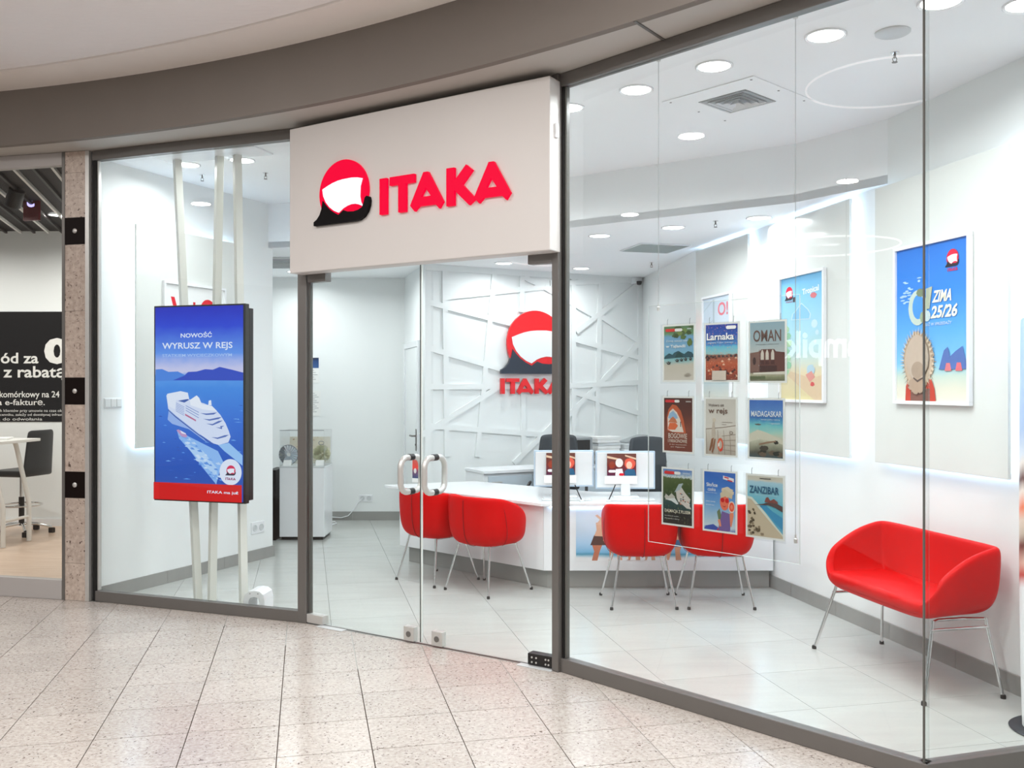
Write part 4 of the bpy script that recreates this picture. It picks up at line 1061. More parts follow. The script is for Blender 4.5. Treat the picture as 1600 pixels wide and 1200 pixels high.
pen(.575, 7.62, -.055, 'black pen in a holder right of the door post'); pen(.80, 7.62, .055, 'black pen in a holder at the foot of the right monitor')
# upright brochure on the left wing, seen through the left door handle
c = fl(648, 757, .717)
t = thing('brochure_stand', 'small upright card with a red and blue picture, behind the left door handle', 'brochure', (c.x, c.y + .1, .7175), -.5)
MB().box(-.05, .05, -.03, .03, 0, .008, M['acryl']).build('base', t); MB().box(-.045, .045, .001, .005, .008, .24, M['paper']).build('card', t)
s2 = Sheet((-.04, .04, .05, .23), -.0005, ramp_print('brochure_print', [(0, (200, 90, 80)), (.45, (236, 70, 60)), (.6, (120, 70, 100)), (1, (60, 80, 120))], .15, 5)); s2.oval(.4, .6, .2, .14, (230, 220, 220)); s2.build('print', t)

# office chairs behind the counter
def office_chair(loc, rz, lb):
    t = thing('office_chair', lb, 'chair', loc, rz, 'black office chairs behind the counter')
    n = 9; vs = []; fs = []
    for i in range(n):
        for j in range(n):
            u, v = i / (n - 1) * 2 - 1, j / (n - 1)
            hw = .23 * (1 - .12 * v) * (1 if v < .8 else 1 - .5 * (v - .8) ** 1.2)
            vs.append((u * hw, -.20 - .05 * (1 - u * u) - .04 * v, .62 + .565 * (v - .02 * u * u * v)))
    for i in range(n - 1):
        for j in range(n - 1): fs.append((i * n + j, (i + 1) * n + j, (i + 1) * n + j + 1, i * n + j + 1))
    o = MB().add(vs, fs, M['offblack']).build('backrest', t, 180); m_ = o.modifiers.new('thick', 'SOLIDIFY'); m_.thickness = .05; m_ = o.modifiers.new('smooth', 'SUBSURF'); m_.render_levels = 2
    MB().box(-.23, .23, -.2, .24, .46, .53, M['offblack']).build('seat', t, bevel=.03)
    MB().tube([(0, -.20, .48), (0, -.27, .52), (0, -.27, .75)], .02, M['black']).build('back_bracket', t, 60)
    MB().tube([(0, 0, .46), (0, 0, .08)], .025, M['chrome'], 12).build('gas_column', t, 60)
    for k in range(5):
        a = 2 * PI * k / 5; p = MB().tube([(0, 0, .09), (.28 * math.cos(a), .28 * math.sin(a), .065)], .018, M['black']).build('base_spoke', t, 60)
        MB().lathe([(.001, -.015), (.028, -.015), (.028, .015), (.001, .015)], M['rubber'], 12, (.28 * math.cos(a), 0, .0295), 'y').build('castor', p).location = (0, .28 * math.sin(a), 0)
    for sg in (-1, 1): MB().tube([(sg * .23, .1, .5), (sg * .29, .08, .55), (sg * .29, .05, .68), (sg * .28, -.14, .70)], .016, M['black']).build('armrest', t, 60)
    return t
c = office_chair((.45, 9.16, 0), PI - .1, 'black office chair behind the left monitor and the door post')
dup(c, (1.385, 8.72, 0), PI + .35, 'black office chair right of the monitors, behind the hanging brochures')

# low cupboard before the batten wall, with office machines
oc = .95
s_a, s_b = BW.s(757, oc), BW.L - .54
t = thing('low_cupboard', 'white low cupboard with pale blue doors before the batten wall', 'cabinet', BW.w(s_a, oc, 0), BW.ang)
wC = s_b - s_a; dC = .45; hC = .80
MB().box(0, wC, 0.02, dC, .06, hC - .03, M['lac']).build('body', t, bevel=.003)
MB().box(.03, wC - .03, .05, dC - .03, .0015, .059, M['skirt']).build('plinth', t)
MB().box(-.01, wC + .0, -.015, dC, hC - .0295, hC, M['lac']).build('top', t, bevel=.003)
for k in range(4):
    x = .05 + k * (wC - .06) / 4
    o = MB().box(x, x + (wC - .06) / 4 - .006, .0, .0195, .07, hC - .06, M['bluegrey']).build('door', t, bevel=.002)
    MB().box(x + .03, x + .15, -.012, -.0005, hC - .13, hC - .115, M['steel']).build('handle', o)
def on_cup(px): return BW.s(px, oc - .22)
def cup(px, nm, lb, cat, rz=0, dy=.22):
    s_ = on_cup(px); return thing(nm, lb, cat, BW.w(s_, oc - dy, hC + .0005), BW.ang + rz)
t = cup(897, 'printer', 'grey desktop printer with a black opening right of the door post', 'printer')
MB().box(-.2, .16, -.16, .16, 0, .12, M['lgrey']).build('body', t, bevel=.01); MB().box(-.19, .15, -.15, .15, .1205, .31, M['grey']).build('upper_body', t, bevel=.015)
MB().box(-.15, .11, -.156, -.1505, .165, .28, M['black']).build('paper_slot', t); MB().box(-.12, .1, -.22, -.161, .06, .07, M['lgrey']).build('paper_tray', t)
t = cup(942, 'paper_stack', 'tall stack of white papers and folders between the two printers', 'paper')
for k in range(9):
    rn = random.Random(k); MB().box(-.15 + .02 * rn.random(), .15 + .02 * rn.random(), -.11, .10, k * .034, k * .034 + .031, M['paper'] if k % 3 else M['lgrey']).build('folder', t)
t = cup(986, 'scanner', 'white scanner with a raised paper feeder at the right end of the cupboard', 'scanner')
MB().box(-.2, .18, -.16, .16, 0, .16, M['monitor']).build('body', t, bevel=.01); MB().box(-.19, .17, -.15, .15, .1605, .22, M['lgrey']).build('lid', t, bevel=.01)
mb = MB().add([(-.12, -.08, .225), (.18, -.08, .30), (.18, .1, .30), (-.12, .1, .225), (-.12, -.08, .235), (.18, -.08, .31), (.18, .1, .31), (-.12, .1, .235)], [(3, 2, 1, 0), (4, 5, 6, 7), (0, 1, 5, 4), (1, 2, 6, 5), (2, 3, 7, 6), (3, 0, 4, 7)], M['grey']); mb.build('feeder', t)

# emblem on the batten wall
of = .05
xx0, zz0 = BW.hit(792, 531, of); xx1, zz1 = BW.hit(837, 485.5, of)
er = xx1 - xx0; cxs = xx1; czs = zz1 - er
t = thing('wall_emblem', 'red and navy company emblem with red wordmark on the batten wall', 'sign', BW.w(cxs, of, czs - er * 1.6), BW.ang)
b0 = er * 1.6
tr = lambda L: [(x * er, b0 + z * er) for x, z in L]
MB().poly([tr(SUN)], -.012, .02, M['logored']).build('sun_disc', t, label='red disc'); MB().poly([tr(SAIL)], -.016, -.0125, M['lac']).build('sail', t, label='white sail'); MB().poly([tr(HULL)], -.02, .02, M['navy']).build('boat_hull', t, label='navy boat hull')
for L, cch in zip(LETTERS, 'ITAKA'):
    MB().poly([[((-1.21 + 2.22 * a) * er, b0 + (-1.55 + .47 * b) * er) for a, b in l] for l in L], -.012, .02, M['logored']).build('letter', t, label='red letter ' + cch)

# ------------------------------------------------------------------ display cabinet in the recess
t = thing('display_cabinet', 'white display cabinet with a clear case, behind the left door post', 'cabinet', (-2.28, 10.0, 0), 0)
MB().box(-.243, .243, 0.0, .45, .035, .785, M['lac']).build('body', t, bevel=.003); MB().box(-.225, .225, .02, .43, .0015, .034, M['black']).build('plinth', t)
MB().box(-.245, .245, -.002, .45, .7855, .80, M['lgrey']).build('top', t)
for nm, q in (('case_side', (-.24, .24, .0, .004, .8, 1.18)), ('case_side', (-.24, -.236, .0045, .44, .8, 1.18)), ('case_side', (.236, .24, .0045, .44, .8, 1.18)), ('case_lid', (-.24, .24, .0, .445, 1.1805, 1.185))):
    MB().box(*q, M['acryl']).build(nm, t)
MB().box(-.24, .24, -.002, .002, 1.186, 1.194, M['grey']).build('case_edge', t)
MB().box(-.23, .23, .40, .41, .801, 1.10, ramp_print('map_backdrop', [(0, (236, 230, 212)), (.5, (240, 228, 204)), (1, (230, 234, 224))], .35, 9, speck=((196, 160, 124), 14, .62))).build('backdrop', t)
t = thing('paper_fan', 'round pale pleated fan standing in the clear case, left of the post', 'fan', (-2.47, 10.2, .802), -.1)
mb = MB()
for k in range(20):
    a0, a1 = 2 * PI * k / 20, 2 * PI * (k + .5) / 20; a2 = 2 * PI * (k + 1) / 20
    P = lambda a, r, y: (r * math.cos(a), y, .11 + r * math.sin(a))
    mb.add([P(a0, .02, .0), P(a1, .02, -.01), P(a1, .105, -.02), P(a0, .105, 0)], [(0, 1, 2, 3)], M['lac']); mb.add([P(a1, .02, -.01), P(a2, .02, .0), P(a2, .105, 0), P(a1, .105, -.02)], [(0, 1, 2, 3)], M['bluegrey'])
mb.build('pleats', t); MB().lathe([(.103, -.01), (.112, -.01), (.112, .005), (.103, .005)], M['grey'], 24, (0, 0, .11), 'y', caps=False).build('rim', t)
t = thing('dried_flower_ball', 'round dried flower ball in the clear case, right of the post', 'ornament', (-2.11, 10.2, .802), 0)
mb = MB(); rn = random.Random(5)
for k in range(150):
    a, b_ = rn.random() * 2 * PI, math.acos(2 * rn.random() - 1); d = Vector((math.sin(b_) * math.cos(a), math.sin(b_) * math.sin(a), math.cos(b_)))
    c = Vector((0, 0, .12)); u = d.orthogonal().normalized() * .016; mb.add([c + d * .02 + u * .3, c + d * .085 + u, c + d * .105, c + d * .085 - u], [(0, 1, 2, 3)], M['dry'])
o = mb.build('petals', t); o['kind'] = 'stuff'
MB().lathe([(.03, 0), (.03, .01), (.012, .03), (.001, .035)], M['grey'], 12).build('stand', t); MB().tube([(0.03 * math.cos(a * .5), 0, .24 + .02 * math.sin(a * .5)) for a in range(13)], .004, M['grey'], 6).build('ring', t)
for x, lb in ((-2.455, 'white name card in front of the pleated fan'), (-2.1, 'white name card in front of the flower ball')):
    o = MB().add([(-.045, 0, 0), (.045, 0, 0), (.045, .03, .06), (-.045, .03, .06), (-.045, .06, 0), (.045, .06, 0)], [(0, 1, 2, 3), (3, 2, 5, 4)], M['paper']).build('name_card', loc=(x, 10.06, .802)); tag(o, lb, 'card', 'name cards in the clear case')
o = MB().box(-.05, .04, 0, .4, 0.001, .76, M['decal']).build('leaning_board', loc=(-2.60, 9.98, 0)); tag(o, 'dark board standing between the left wall and the white cabinet', 'board')

# notices, sockets, switch
def notice(x0, y0, x1, y1, lb, m, lines=0):
    a, zt = QW.hit(x0, y0); b, _ = QW.hit(x1, y0); zb = QW.z(x1, y1)
    t = thing('notice', lb, 'notice', QW.w(a, .003, zb), 0, 'notices on the recess wall'); mb = MB().box(0, b - a, -.002, .002, 0, zt - zb, m); mb.build('sheet', t)
    if lines:
        mb = MB()
        for k in range(lines): mb.box((b - a) * .12, (b - a) * (.55 + .3 * ((k * 7) % 3) / 2), -.0026, -.0021, (zt - zb) * (.9 - .8 * k / lines) - .006, (zt - zb) * (.9 - .8 * k / lines), M['grey'])
        mb.build('print_lines', t)['kind'] = 'stuff'
notice(481, 559, 498, 575, 'small dark blue notice at the top, right of the left door post', ramp_print('blue_notice_print', [(0, (30, 36, 48)), (.3, (40, 70, 120)), (1, (60, 96, 150))], .3, 6))
notice(481, 576, 499, 598, 'white sheet just under the dark blue notice', M['paper'], 5); notice(481, 610, 501, 650, 'long white sheet of print, lowest of the wall notices', M['paper'], 11)
def socket(pl, x0, y0, x1, y1, n, nm, lb, cat, kind):
    a, zt = pl.hit(x0, y0); b, zb = pl.hit(x1, y1); 
    t = thing(nm, lb, cat, pl.w(a, 0, zb), pl.ang); w = b - a; h = zt - zb
    MB().box(0, w, -.010, -.0005, 0, h, M['lac']).build('plate', t, bevel=.003)
    for k in range(n):
        c = w * (k + .5) / n
        if kind == 's':
            MB().lathe([(min(w / n, h) * .36, -.0102), (min(w / n, h) * .36, -.013), (min(w / n, h) * .28, -.013), (min(w / n, h) * .26, -.0105), (.001, -.0105)], M['lgrey'], 18, (c, 0, h / 2), 'y').build('outlet', t, 30)
        else: MB().box(c - w / n * .44, c + w / n * .44, -.016, -.0105, h * .1, h * .9, M['monitor']).build('rocker', t, bevel=.002)
socket(LW, 162, 622, 189, 637, 3, 'light_switch', 'white three-rocker light switch on the left wall', 'switch', 'w')
socket(LW, 392, 817, 412, 831, 2, 'wall_socket', 'white double socket low on the left wall', 'socket', 's')
socket(QW, 561, 773, 582, 784, 2, 'wall_socket', 'white double socket low on the back wall of the recess, with a cable plugged in', 'socket', 's')
pts = [QW.w(*(lambda h: (h[0], .02, h[1]))(QW.hit(x, y, .02))) for x, y in ((566, 779), (560, 785), (553, 796), (544, 806), (533, 809), (520, 808), (509, 806))]
c = [fl(x, y, .008) for x, y in ((505, 819), (516, 821), (526, 818), (523, 815), (512, 816), (504, 818))]
o = MB().tube(pts + [(pts[-1].x - .1, pts[-1].y - .1, .01)] + [(p.x, min(p.y, 11.42), .009) for p in c], .006, M['lac'], 6).build('power_cable', smooth=60); tag(o, 'white cable looping from the recess socket down to the floor', 'cable')
for y in (743, 748):
    pass
h = QW.hit(512, 745); t = thing('wall_hook', 'pair of small black round pegs on the wall right of the display cabinet', 'hook', QW.w(h[0], 0, h[1]), 0)
for dz in (-.02, .022): MB().lathe([(.016, -.001), (.016, -.03), (.001, -.032)], M['black'], 12, (0, 0, dz), 'y').build('peg', t)
# door in the side of the recess
dr = struct('door_2', DW.w(.18), DW.ang)
MB().box(0, .9, -.02, -.001, .004, 2.12, M['wallgloss']).build('door_leaf', dr, bevel=.003)
for q in ((-.07, -.002, -.03, -.001, .107, 2.19), (.902, .97, -.03, -.001, .107, 2.19), (-.0015, .9015, -.03, -.001, 2.122, 2.19)): MB().box(*q, M['lac']).build('door_frame', dr, bevel=.003)
mb = MB().box(.78, .83, -.028, -.0205, .93, 1.18, M['frame']); hnd = mb.build('lever_plate', dr, bevel=.003)
MB().tube([(.805, -.03, 1.10), (.805, -.07, 1.10), (.69, -.075, 1.10)], .011, M['frame'], 8).build('lever', dr, 60); MB().lathe([(.012, -.029), (.012, -.034), (.001, -.034)], M['black'], 12, (.805, 0, 1.0), 'y').build('key_barrel', dr)

# ------------------------------------------------------------------ travel sheets hanging in clear sleeves behind the large pane
HO = -.10
def hang(x0, ytl, x1, ytr, ybl, ybr, lb):
    a, zt0 = S3.hit(x0, ytl, HO); b, zt1 = S3.hit(x1, ytr, HO); zb0 = S3.z(x0, ybl, HO); zb1 = S3.z(x1, ybr, HO)
    zt, zb = (zt0 + zt1) / 2, (zb0 + zb1) / 2; w = b - a; h = zt - zb
    t = thing('hanging_brochure', lb, 'poster', S3.w((a + b) / 2, HO, zb), S3.ang, 'travel sheets hanging in the window')
    m = .009
    MB().box(-w / 2, w / 2, .0015, .0035, 0, h, M['paper']).build('sheet', t)
    MB().box(-w / 2 - m, w / 2 + m, -.0045, -.003, -m, h + .004, M['acryl']).build('sleeve', t)
    for x in (-w * .34, w * .34): MB().tube([(x, 0, h - .002), (x, 0, h + .022), (x + .004, 0, h + .03)], .0016, M['grey'], 6).build('hook', t)
    fr = .010
    return t, (-w / 2 + fr, w / 2 - fr, fr, h - fr)
# 1 Thailand beach
t, r = hang(1035, 507, 1086, 506, 597.5, 596, 'hanging sheet with a tree-shaded beach and moored boats, top left of nine')
sh = Sheet(r, .0012, ramp_print('beach_print', [(0, (96, 130, 90)), (.14, (110, 150, 110)), (.2, (120, 168, 206)), (.45, (130, 180, 212)), (.56, (120, 184, 200)), (.64, (150, 196, 200)), (.72, (206, 198, 184)), (1, (214, 206, 196))], .05, 5))
for k in range(16):
    rn = random.Random(k + 3); sh.blob(.3 + .68 * rn.random(), .02 + .26 * rn.random() * (.4 + .6 * k / 16), .12, .05, random.Random(k).choice([(92, 118, 58), (66, 86, 44), (124, 146, 80), (84, 104, 66)]), 14, .5, k)
sh.blob(.88, .30, .1, .1, (96, 120, 60), 14, .5, 4)
sh.poly([(0, .60), (.05, .55), (.18, .50), (.3, .53), (.36, .49), (.5, .46), (.62, .50), (.7, .52), (.82, .47), (.94, .49), (1, .53), (1, .58), (.5, .585)], (44, 84, 96))
sh.poly([(.38, .58), (.45, .50), (.55, .48), (.66, .57)], (32, 70, 70))
for x, y, s in ((.16, .69, .09), (.45, .645, .08), (.60, .635, .07), (.74, .625, .07), (.9, .62, .06)): sh.poly([(x - s, y - .03), (x - s * .3, y + .02), (x + s * .6, y + .02), (x + s, y - .035), (x, y)], (62, 56, 54)); sh.rect(x - s * .3, y - .035, x + s * .4, y - .015, (90, 74, 70))
sh.pill(.06, .045, .40, .10, (226, 62, 56)); sh.pill(.38, .045, .64, .10, (240, 238, 236)); sh.rect(.80, .05, .94, .065, (220, 226, 230))
sh.text('Zimą zaszyj się', .08, .255, .80, .30, (226, 232, 234)); sh.text('w Tajlandii', .08, .345, .74, .415, (240, 242, 242), .02)
sh.blob(.8, .9, .12, .04, (190, 180, 166), 14, .4, 4); sh.build('print', t)
# 2 Larnaka
t, r = hang(1100, 505, 1155, 502.5, 596, 598, 'hanging sheet reading Larnaka over a crowded orange beach, top middle of nine')
sh = Sheet(r, .0012, ramp_print('larnaka_print', [(0, (34, 66, 168)), (.2, (52, 98, 190)), (.37, (84, 150, 214)), (.40, (110, 196, 226)), (.47, (140, 206, 220)), (.53, (160, 200, 200)), (.55, (150, 100, 84)), (.7, (196, 96, 62)), (.85, (170, 74, 50)), (1, (130, 62, 50))], .03, 9, speck=((244, 170, 130), 28, .60)))
for k in range(34):
    rn = random.Random(k); x, y = rn.random(), .55 + .4 * rn.random(); sh.poly([(x - .04, y), (x, y - .03), (x + .045, y), (x + .03, y + .014), (x - .03, y + .012)], [(86, 48, 44), (214, 110, 70), (240, 190, 160), (120, 66, 56)][k % 4])
for k in range(8): sh.poly([(.02 + .125 * k, .585), (.06 + .125 * k, .535 + .01 * (k % 3)), (.11 + .125 * k, .585)], (52, 56, 62))
sh.rect(.22, .83, .66, 1, (206, 192, 180)); sh.pill(.66, .03, .97, .09, (246, 244, 246)); sh.text('Larnaka', .05, .155, .90, .28, (250, 250, 250), .02); sh.text('poznaj Cypr inaczej', .10, .31, .88, .345, (214, 226, 240))
sh.build('print', t)
# 3 Oman
t, r = hang(1169, 500.6, 1229, 499.6, 597.6, 599, 'hanging sheet reading OMAN above a brown arched palace, top right of nine')
sh = Sheet(r, .0012, ramp_print('oman_print', [(0, (150, 176, 190)), (.3, (166, 186, 194)), (.5, (190, 196, 196)), (.6, (176, 150, 140)), (.85, (110, 84, 76)), (.88, (190, 184, 160)), (.94, (140, 142, 110)), (1, (112, 112, 88))], .05, 6))
sh.poly([(0, .52), (.25, .50), (.28, .46), (.30, .52), (.32, .84), (0, .84)], (130, 96, 86)); sh.poly([(.28, .50), (.33, .46), (.70, .46), (.75, .50), (1, .52), (1, .86), (.28, .86)], (104, 62, 54))
for x in (.36, .50, .66): sh.poly([(x - .045, .64), (x - .045, .53), (x - .02, .48), (x, .465), (x + .02, .48), (x + .045, .53), (x + .045, .64)], (216, 206, 194)); sh.poly([(x - .06, .72), (x - .05, .65), (x + .05, .65), (x + .06, .72)], (84, 48, 44))
sh.blob(.13, .66, .05, .07, (70, 46, 44), 14, .1, 3); sh.rect(.28, .74, .78, .84, (74, 44, 40)); sh.poly([(.1, .86), (1, .84), (1, .89), (.1, .89)], (224, 218, 204)); sh.rect(0, .92, .45, .97, (100, 108, 76))
sh.text('OMAN', .10, .13, .90, .33, (112, 84, 76), .012); sh.text('kraj tysiąca i jednej nocy', .18, .365, .84, .39, (96, 92, 92))
sh.build('print', t)
# 4 gods and pharaohs
t, r = hang(1035, 619, 1084, 619, 707, 709, 'hanging brown sheet with an orange rock arch, middle left of nine')
sh = Sheet(r, .0012, ramp_print('arch_print', [(0, (78, 40, 32)), (.3, (96, 46, 34)), (.6, (134, 66, 44)), (1, (120, 54, 38))], .1, 6))
sh.poly([(.12, .62), (.10, .36), (.16, .22), (.30, .12), (.45, .14), (.60, .24), (.70, .42), (.78, .66), (.5, .66)], (196, 92, 52)); sh.poly([(.14, .60), (.13, .38), (.20, .26), (.32, .20), (.46, .27), (.58, .40), (.66, .56), (.70, .64), (.3, .64)], (230, 218, 208))
sh.poly([(.15, .38), (.2, .29), (.33, .24), (.45, .31), (.5, .38), (.3, .41)], (150, 184, 216)); sh.poly([(.15, .46), (.25, .38), (.33, .35), (.42, .40), (.48, .47)], (206, 120, 80)); sh.poly([(.15, .56), (.2, .47), (.42, .47), (.5, .52), (.4, .60), (.16, .60)], (228, 110, 62)); sh.rect(.585, .44, .61, .54, (50, 36, 32))
sh.text('BOGOWIE', .16, .665, .82, .76, (222, 206, 192), .01); sh.text('I FARAONOWIE', .15, .775, .82, .84, (222, 206, 192), .01); sh.text('8 dni wycieczki', .2, .865, .80, .89, (226, 210, 196)); sh.text('po Egipcie', .25, .91, .75, .935, (226, 210, 196))
sh.pill(.05, .035, .40, .085, (222, 44, 48)); sh.pill(.38, .035, .56, .085, (238, 236, 234)); sh.rect(.78, .055, .96, .075, (190, 180, 176)); sh.build('print', t)
# 5 cruise
t, r = hang(1100, 621, 1152, 620, 712, 715, 'hanging pale sheet with a ship rail and orange lifebuoy, centre of nine')
sh = Sheet(r, .0012, ramp_print('cruise_print', [(0, (206, 200, 192)), (.5, (222, 216, 208)), (.7, (206, 196, 184)), (1, (184, 172, 160))], .05, 5))
sh.poly([(0, .54), (.6, .50), (1, .46), (1, .475), (.6, .515), (0, .555)], (150, 134, 120))
for k in range(6): sh.poly([(.0 + .2 * k, .56), (.012 + .2 * k, .555), (.06 + .2 * k, 1), (.03 + .2 * k, 1)], (164, 150, 138))
for k in range(4): sh.poly([(.55, .66 + .08 * k), (1, .62 + .1 * k), (1, .632 + .1 * k), (.55, .67 + .08 * k)], (168, 152, 140))
sh.poly([(.24, .42), (.30, .40), (.34, .62), (.30, .78), (.22, .78), (.20, .6)], (200, 186, 172)); sh.oval(.29, .38, .06, .035, (214, 202, 184)); sh.poly([(.2, .72), (.28, .70), (.24, .84), (.16, .95), (.12, .93)], (142, 92, 62)); sh.poly([(.3, .72), (.34, .72), (.30, .88), (.24, .98), (.2, .96)], (150, 100, 70))
sh.oval(.50, .82, .10, .12, (222, 104, 70)); sh.oval(.50, .82, .055, .075, (196, 182, 170)); sh.poly([(.42, .80), (.48, .78), (.48, .84), (.42, .86)], (236, 224, 214)); sh.poly([(.5, .90), (.58, .86), (.57, .92), (.5, .95)], (232, 60, 40)); sh.oval(.86, .60, .06, .03, (150, 136, 124)); sh.oval(.86, .60, .035, .017, (204, 194, 184))
sh.text('Wybierz się', .10, .085, .62, .15, (108, 92, 84), .01); sh.text('w rejs', .10, .165, .74, .29, (120, 92, 78), .02); sh.rect(.55, .41, .90, .418, (150, 138, 128)); sh.rect(.55, .45, .70, .458, (150, 138, 128)); sh.build('print', t)
# 6 Madagascar
t, r = hang(1168, 622, 1226, 622, 716.5, 720, 'hanging sheet reading MADAGASKAR over a turquoise bay, middle right of nine')
sh = Sheet(r, .0012, ramp_print('madagascar_print', [(0, (62, 108, 190)), (.2, (88, 138, 206)), (.3, (60, 110, 180)), (.36, (76, 150, 196)), (.45, (120, 200, 206)), (.58, (170, 212, 200)), (.68, (206, 204, 184)), (.8, (150, 150, 130)), (.9, (90, 88, 76)), (1, (60, 84, 92))], .09, 4))
sh.poly([(0, .60), (.25, .52), (.5, .56), (.9, .66), (1, .70), (1, .76), (.6, .70), (.3, .68), (0, .74)], (212, 208, 190)); sh.poly([(.15, .42), (.3, .41), (.37, .43), (.3, .445), (.2, .44)], (96, 100, 96))
for k in range(9): rn = random.Random(k); sh.blob(.25 + .7 * rn.random(), .82 + .13 * rn.random(), .12, .05, [(42, 44, 34), (70, 62, 50), (104, 88, 72)][k % 3], 14, .4, k)
sh.blob(.8, .73, .09, .04, (40, 40, 32), 14, .4, 3); sh.poly([(.3, .76), (.55, .72), (.8, .70), (.8, .72), (.5, .76), (.3, .79)], (150, 120, 96))
sh.text('MADAGASKAR', .06, .19, .97, .29, (232, 238, 242), .012); sh.text('wyspa pełna natury', .35, .325, .92, .355, (226, 236, 242)); sh.text('i egzotyki', .6, .39, .92, .42, (226, 236, 242)); sh.build('print', t)
# 7 Dalmatia
t, r = hang(1033.5, 729, 1083.5, 733, 818.5, 826, 'hanging dark green sheet with a harbour village, bottom left of nine')
sh = Sheet(r, .0012, ramp_print('dalmatia_print', [(0, (96, 132, 196)), (.08, (150, 178, 214)), (.14, (214, 222, 222)), (.16, (90, 104, 66)), (.35, (70, 88, 52)), (.5, (60, 76, 56)), (.6, (56, 84, 84)), (.72, (44, 72, 74)), (.78, (40, 44, 46)), (1, (48, 46, 46))], .05, 12, speck=((112, 124, 84), 18, .60)))
sh.poly([(.45, .40), (.62, .30), (.78, .42), (.95, .52), (.9, .62), (.98, .70), (.82, .69), (.7, .64), (.55, .60), (.48, .52)], (214, 206, 200)); sh.poly([(.05, .52), (.1, .46), (.2, .50), (.3, .44), (.42, .50), (.4, .54), (.1, .56)], (196, 192, 184)); sh.poly([(.4, .42), (.55, .26), (.7, .24), (.6, .36)], (176, 190, 196))
for k in range(16): rn = random.Random(k); x, y = .5 + .4 * rn.random(), .40 + .22 * rn.random(); sh.rect(x, y, x + .05, y + .02, [(196, 120, 90), (120, 96, 84), (236, 232, 228), (90, 110, 130)][k % 4])
sh.poly([(.08, .56), (.42, .52), (.55, .62), (.5, .64), (.3, .58)], (222, 226, 226)); sh.pill(.05, .035, .42, .09, (222, 60, 62)); sh.pill(.40, .035, .62, .09, (240, 238, 238)); sh.rect(.7, .05, .94, .07, (190, 204, 226))
sh.text('DALMACJA Z PLUSEM', .07, .735, .95, .81, (232, 224, 204), .016); sh.text('lato bliżej niż myślisz', .07, .845, .56, .87, (226, 226, 222)); sh.text('skorzystaj z oferty', .07, .895, .58, .92, (226, 226, 222)); sh.build('print', t)
# 8 sunny child
t, r = hang(1097.6, 733, 1151.5, 737, 828.5, 836, 'hanging blue sheet with a sunglassed child in a straw hat, bottom middle of nine')
sh = Sheet(r, .0012, ramp_print('summer_print', [(0, (60, 108, 196)), (.3, (74, 130, 210)), (.55, (120, 172, 224)), (.8, (176, 204, 226)), (.93, (206, 220, 228)), (1, (80, 110, 190))], .08, 3))
sh.poly([(0, 1), (.05, .94), (.3, .90), (.45, .95), (.4, 1)], (62, 88, 180)); sh.poly([(.40, 1), (.55, .88), (.72, .96), (.70, 1)], (206, 40, 70)); sh.poly([(.46, 1), (.50, .80), (.58, .66), (.72, .68), (.86, .70), (.84, .98), (.78, 1)], (122, 98, 160)); sh.poly([(.82, .70), (.92, .60), (.95, .72), (.88, .92), (.84, .9)], (238, 142, 110)); sh.poly([(.42, .68), (.5, .62), (.56, .74), (.52, .82), (.46, .80)], (110, 128, 96)); sh.poly([(.44, .82), (.52, .80), (.56, .92), (.5, .93)], (238, 150, 116))
sh.oval(.66, .50, .145, .145, (240, 120, 92)); sh.blob(.74, .33, .24, .10, (222, 208, 186), 36, .35, 4); sh.poly([(.52, .36), (.66, .28), (.92, .36), (.9, .44), (.7, .40), (.54, .44)], (214, 198, 172)); sh.oval(.60, .47, .06, .04, (214, 34, 40)); sh.oval(.74, .475, .06, .04, (214, 34, 40)); sh.poly([(.58, .565), (.66, .59), (.72, .565), (.66, .575)], (170, 50, 50))
sh.oval(.89, .575, .105, .10, (244, 214, 200)); sh.oval(.89, .575, .08, .078, (240, 92, 66)); sh.oval(.89, .575, .04, .04, (250, 140, 110))
sh.text('Słońce', .08, .185, .44, .255, (236, 240, 246), .02); sh.text('czeka', .12, .27, .38, .33, (226, 234, 246), .012); sh.text('wakacje dla całej rodziny', .06, .35, .42, .37, (226, 234, 246)); sh.text('dzieci taniej', .06, .50, .36, .525, (236, 240, 246), .01); sh.text('sprawdź teraz', .06, .56, .34, .585, (236, 240, 246), .01)
sh.poly([(.62, .05), (.96, .09), (.96, .15), (.62, .11)], (238, 232, 236)); sh.poly([(.66, .062), (.80, .078), (.80, .10), (.66, .085)], (216, 60, 80)); sh.poly([(.76, .11), (.92, .13), (.92, .15), (.76, .13)], (216, 60, 80)); sh.build('print', t)
# 9 Zanzibar
t, r = hang(1165, 739, 1226, 744, 838.5, 846, 'hanging sheet reading ZANZIBAR over turquoise water and sand, bottom right of nine')
sh = Sheet(r, .0012, ramp_print('zanzibar_print', [(0, (206, 200, 186)), (.07, (212, 208, 196)), (.10, (170, 206, 224)), (.25, (140, 200, 220)), (.5, (104, 186, 208)), (.8, (90, 170, 204)), (1, (120, 180, 206))], .03, 5))
sh.poly([(0, .38), (.12, .40), (.3, .52), (.55, .68), (.8, .84), (1, .96), (1, 1), (0, 1)], (206, 190, 166)); sh.poly([(0, .38), (.12, .40), (.3, .52), (.55, .68), (.8, .84), (1, .96), (1, .93), (.8, .80), (.56, .63), (.32, .47), (.13, .36), (0, .345)], (220, 226, 216)); sh.poly([(.35, .50), (.5, .46), (.7, .56), (1, .66), (1, .86), (.8, .76), (.55, .60)], (66, 150, 196))
for k in range(26): rn = random.Random(k); x = rn.random() * .5; y = .56 + .42 * rn.random(); sh.blob(x * (y - .3) * 1.4, y, .05, .03, [(112, 98, 78), (88, 78, 64), (150, 134, 112)][k % 3], 10, .5, k)
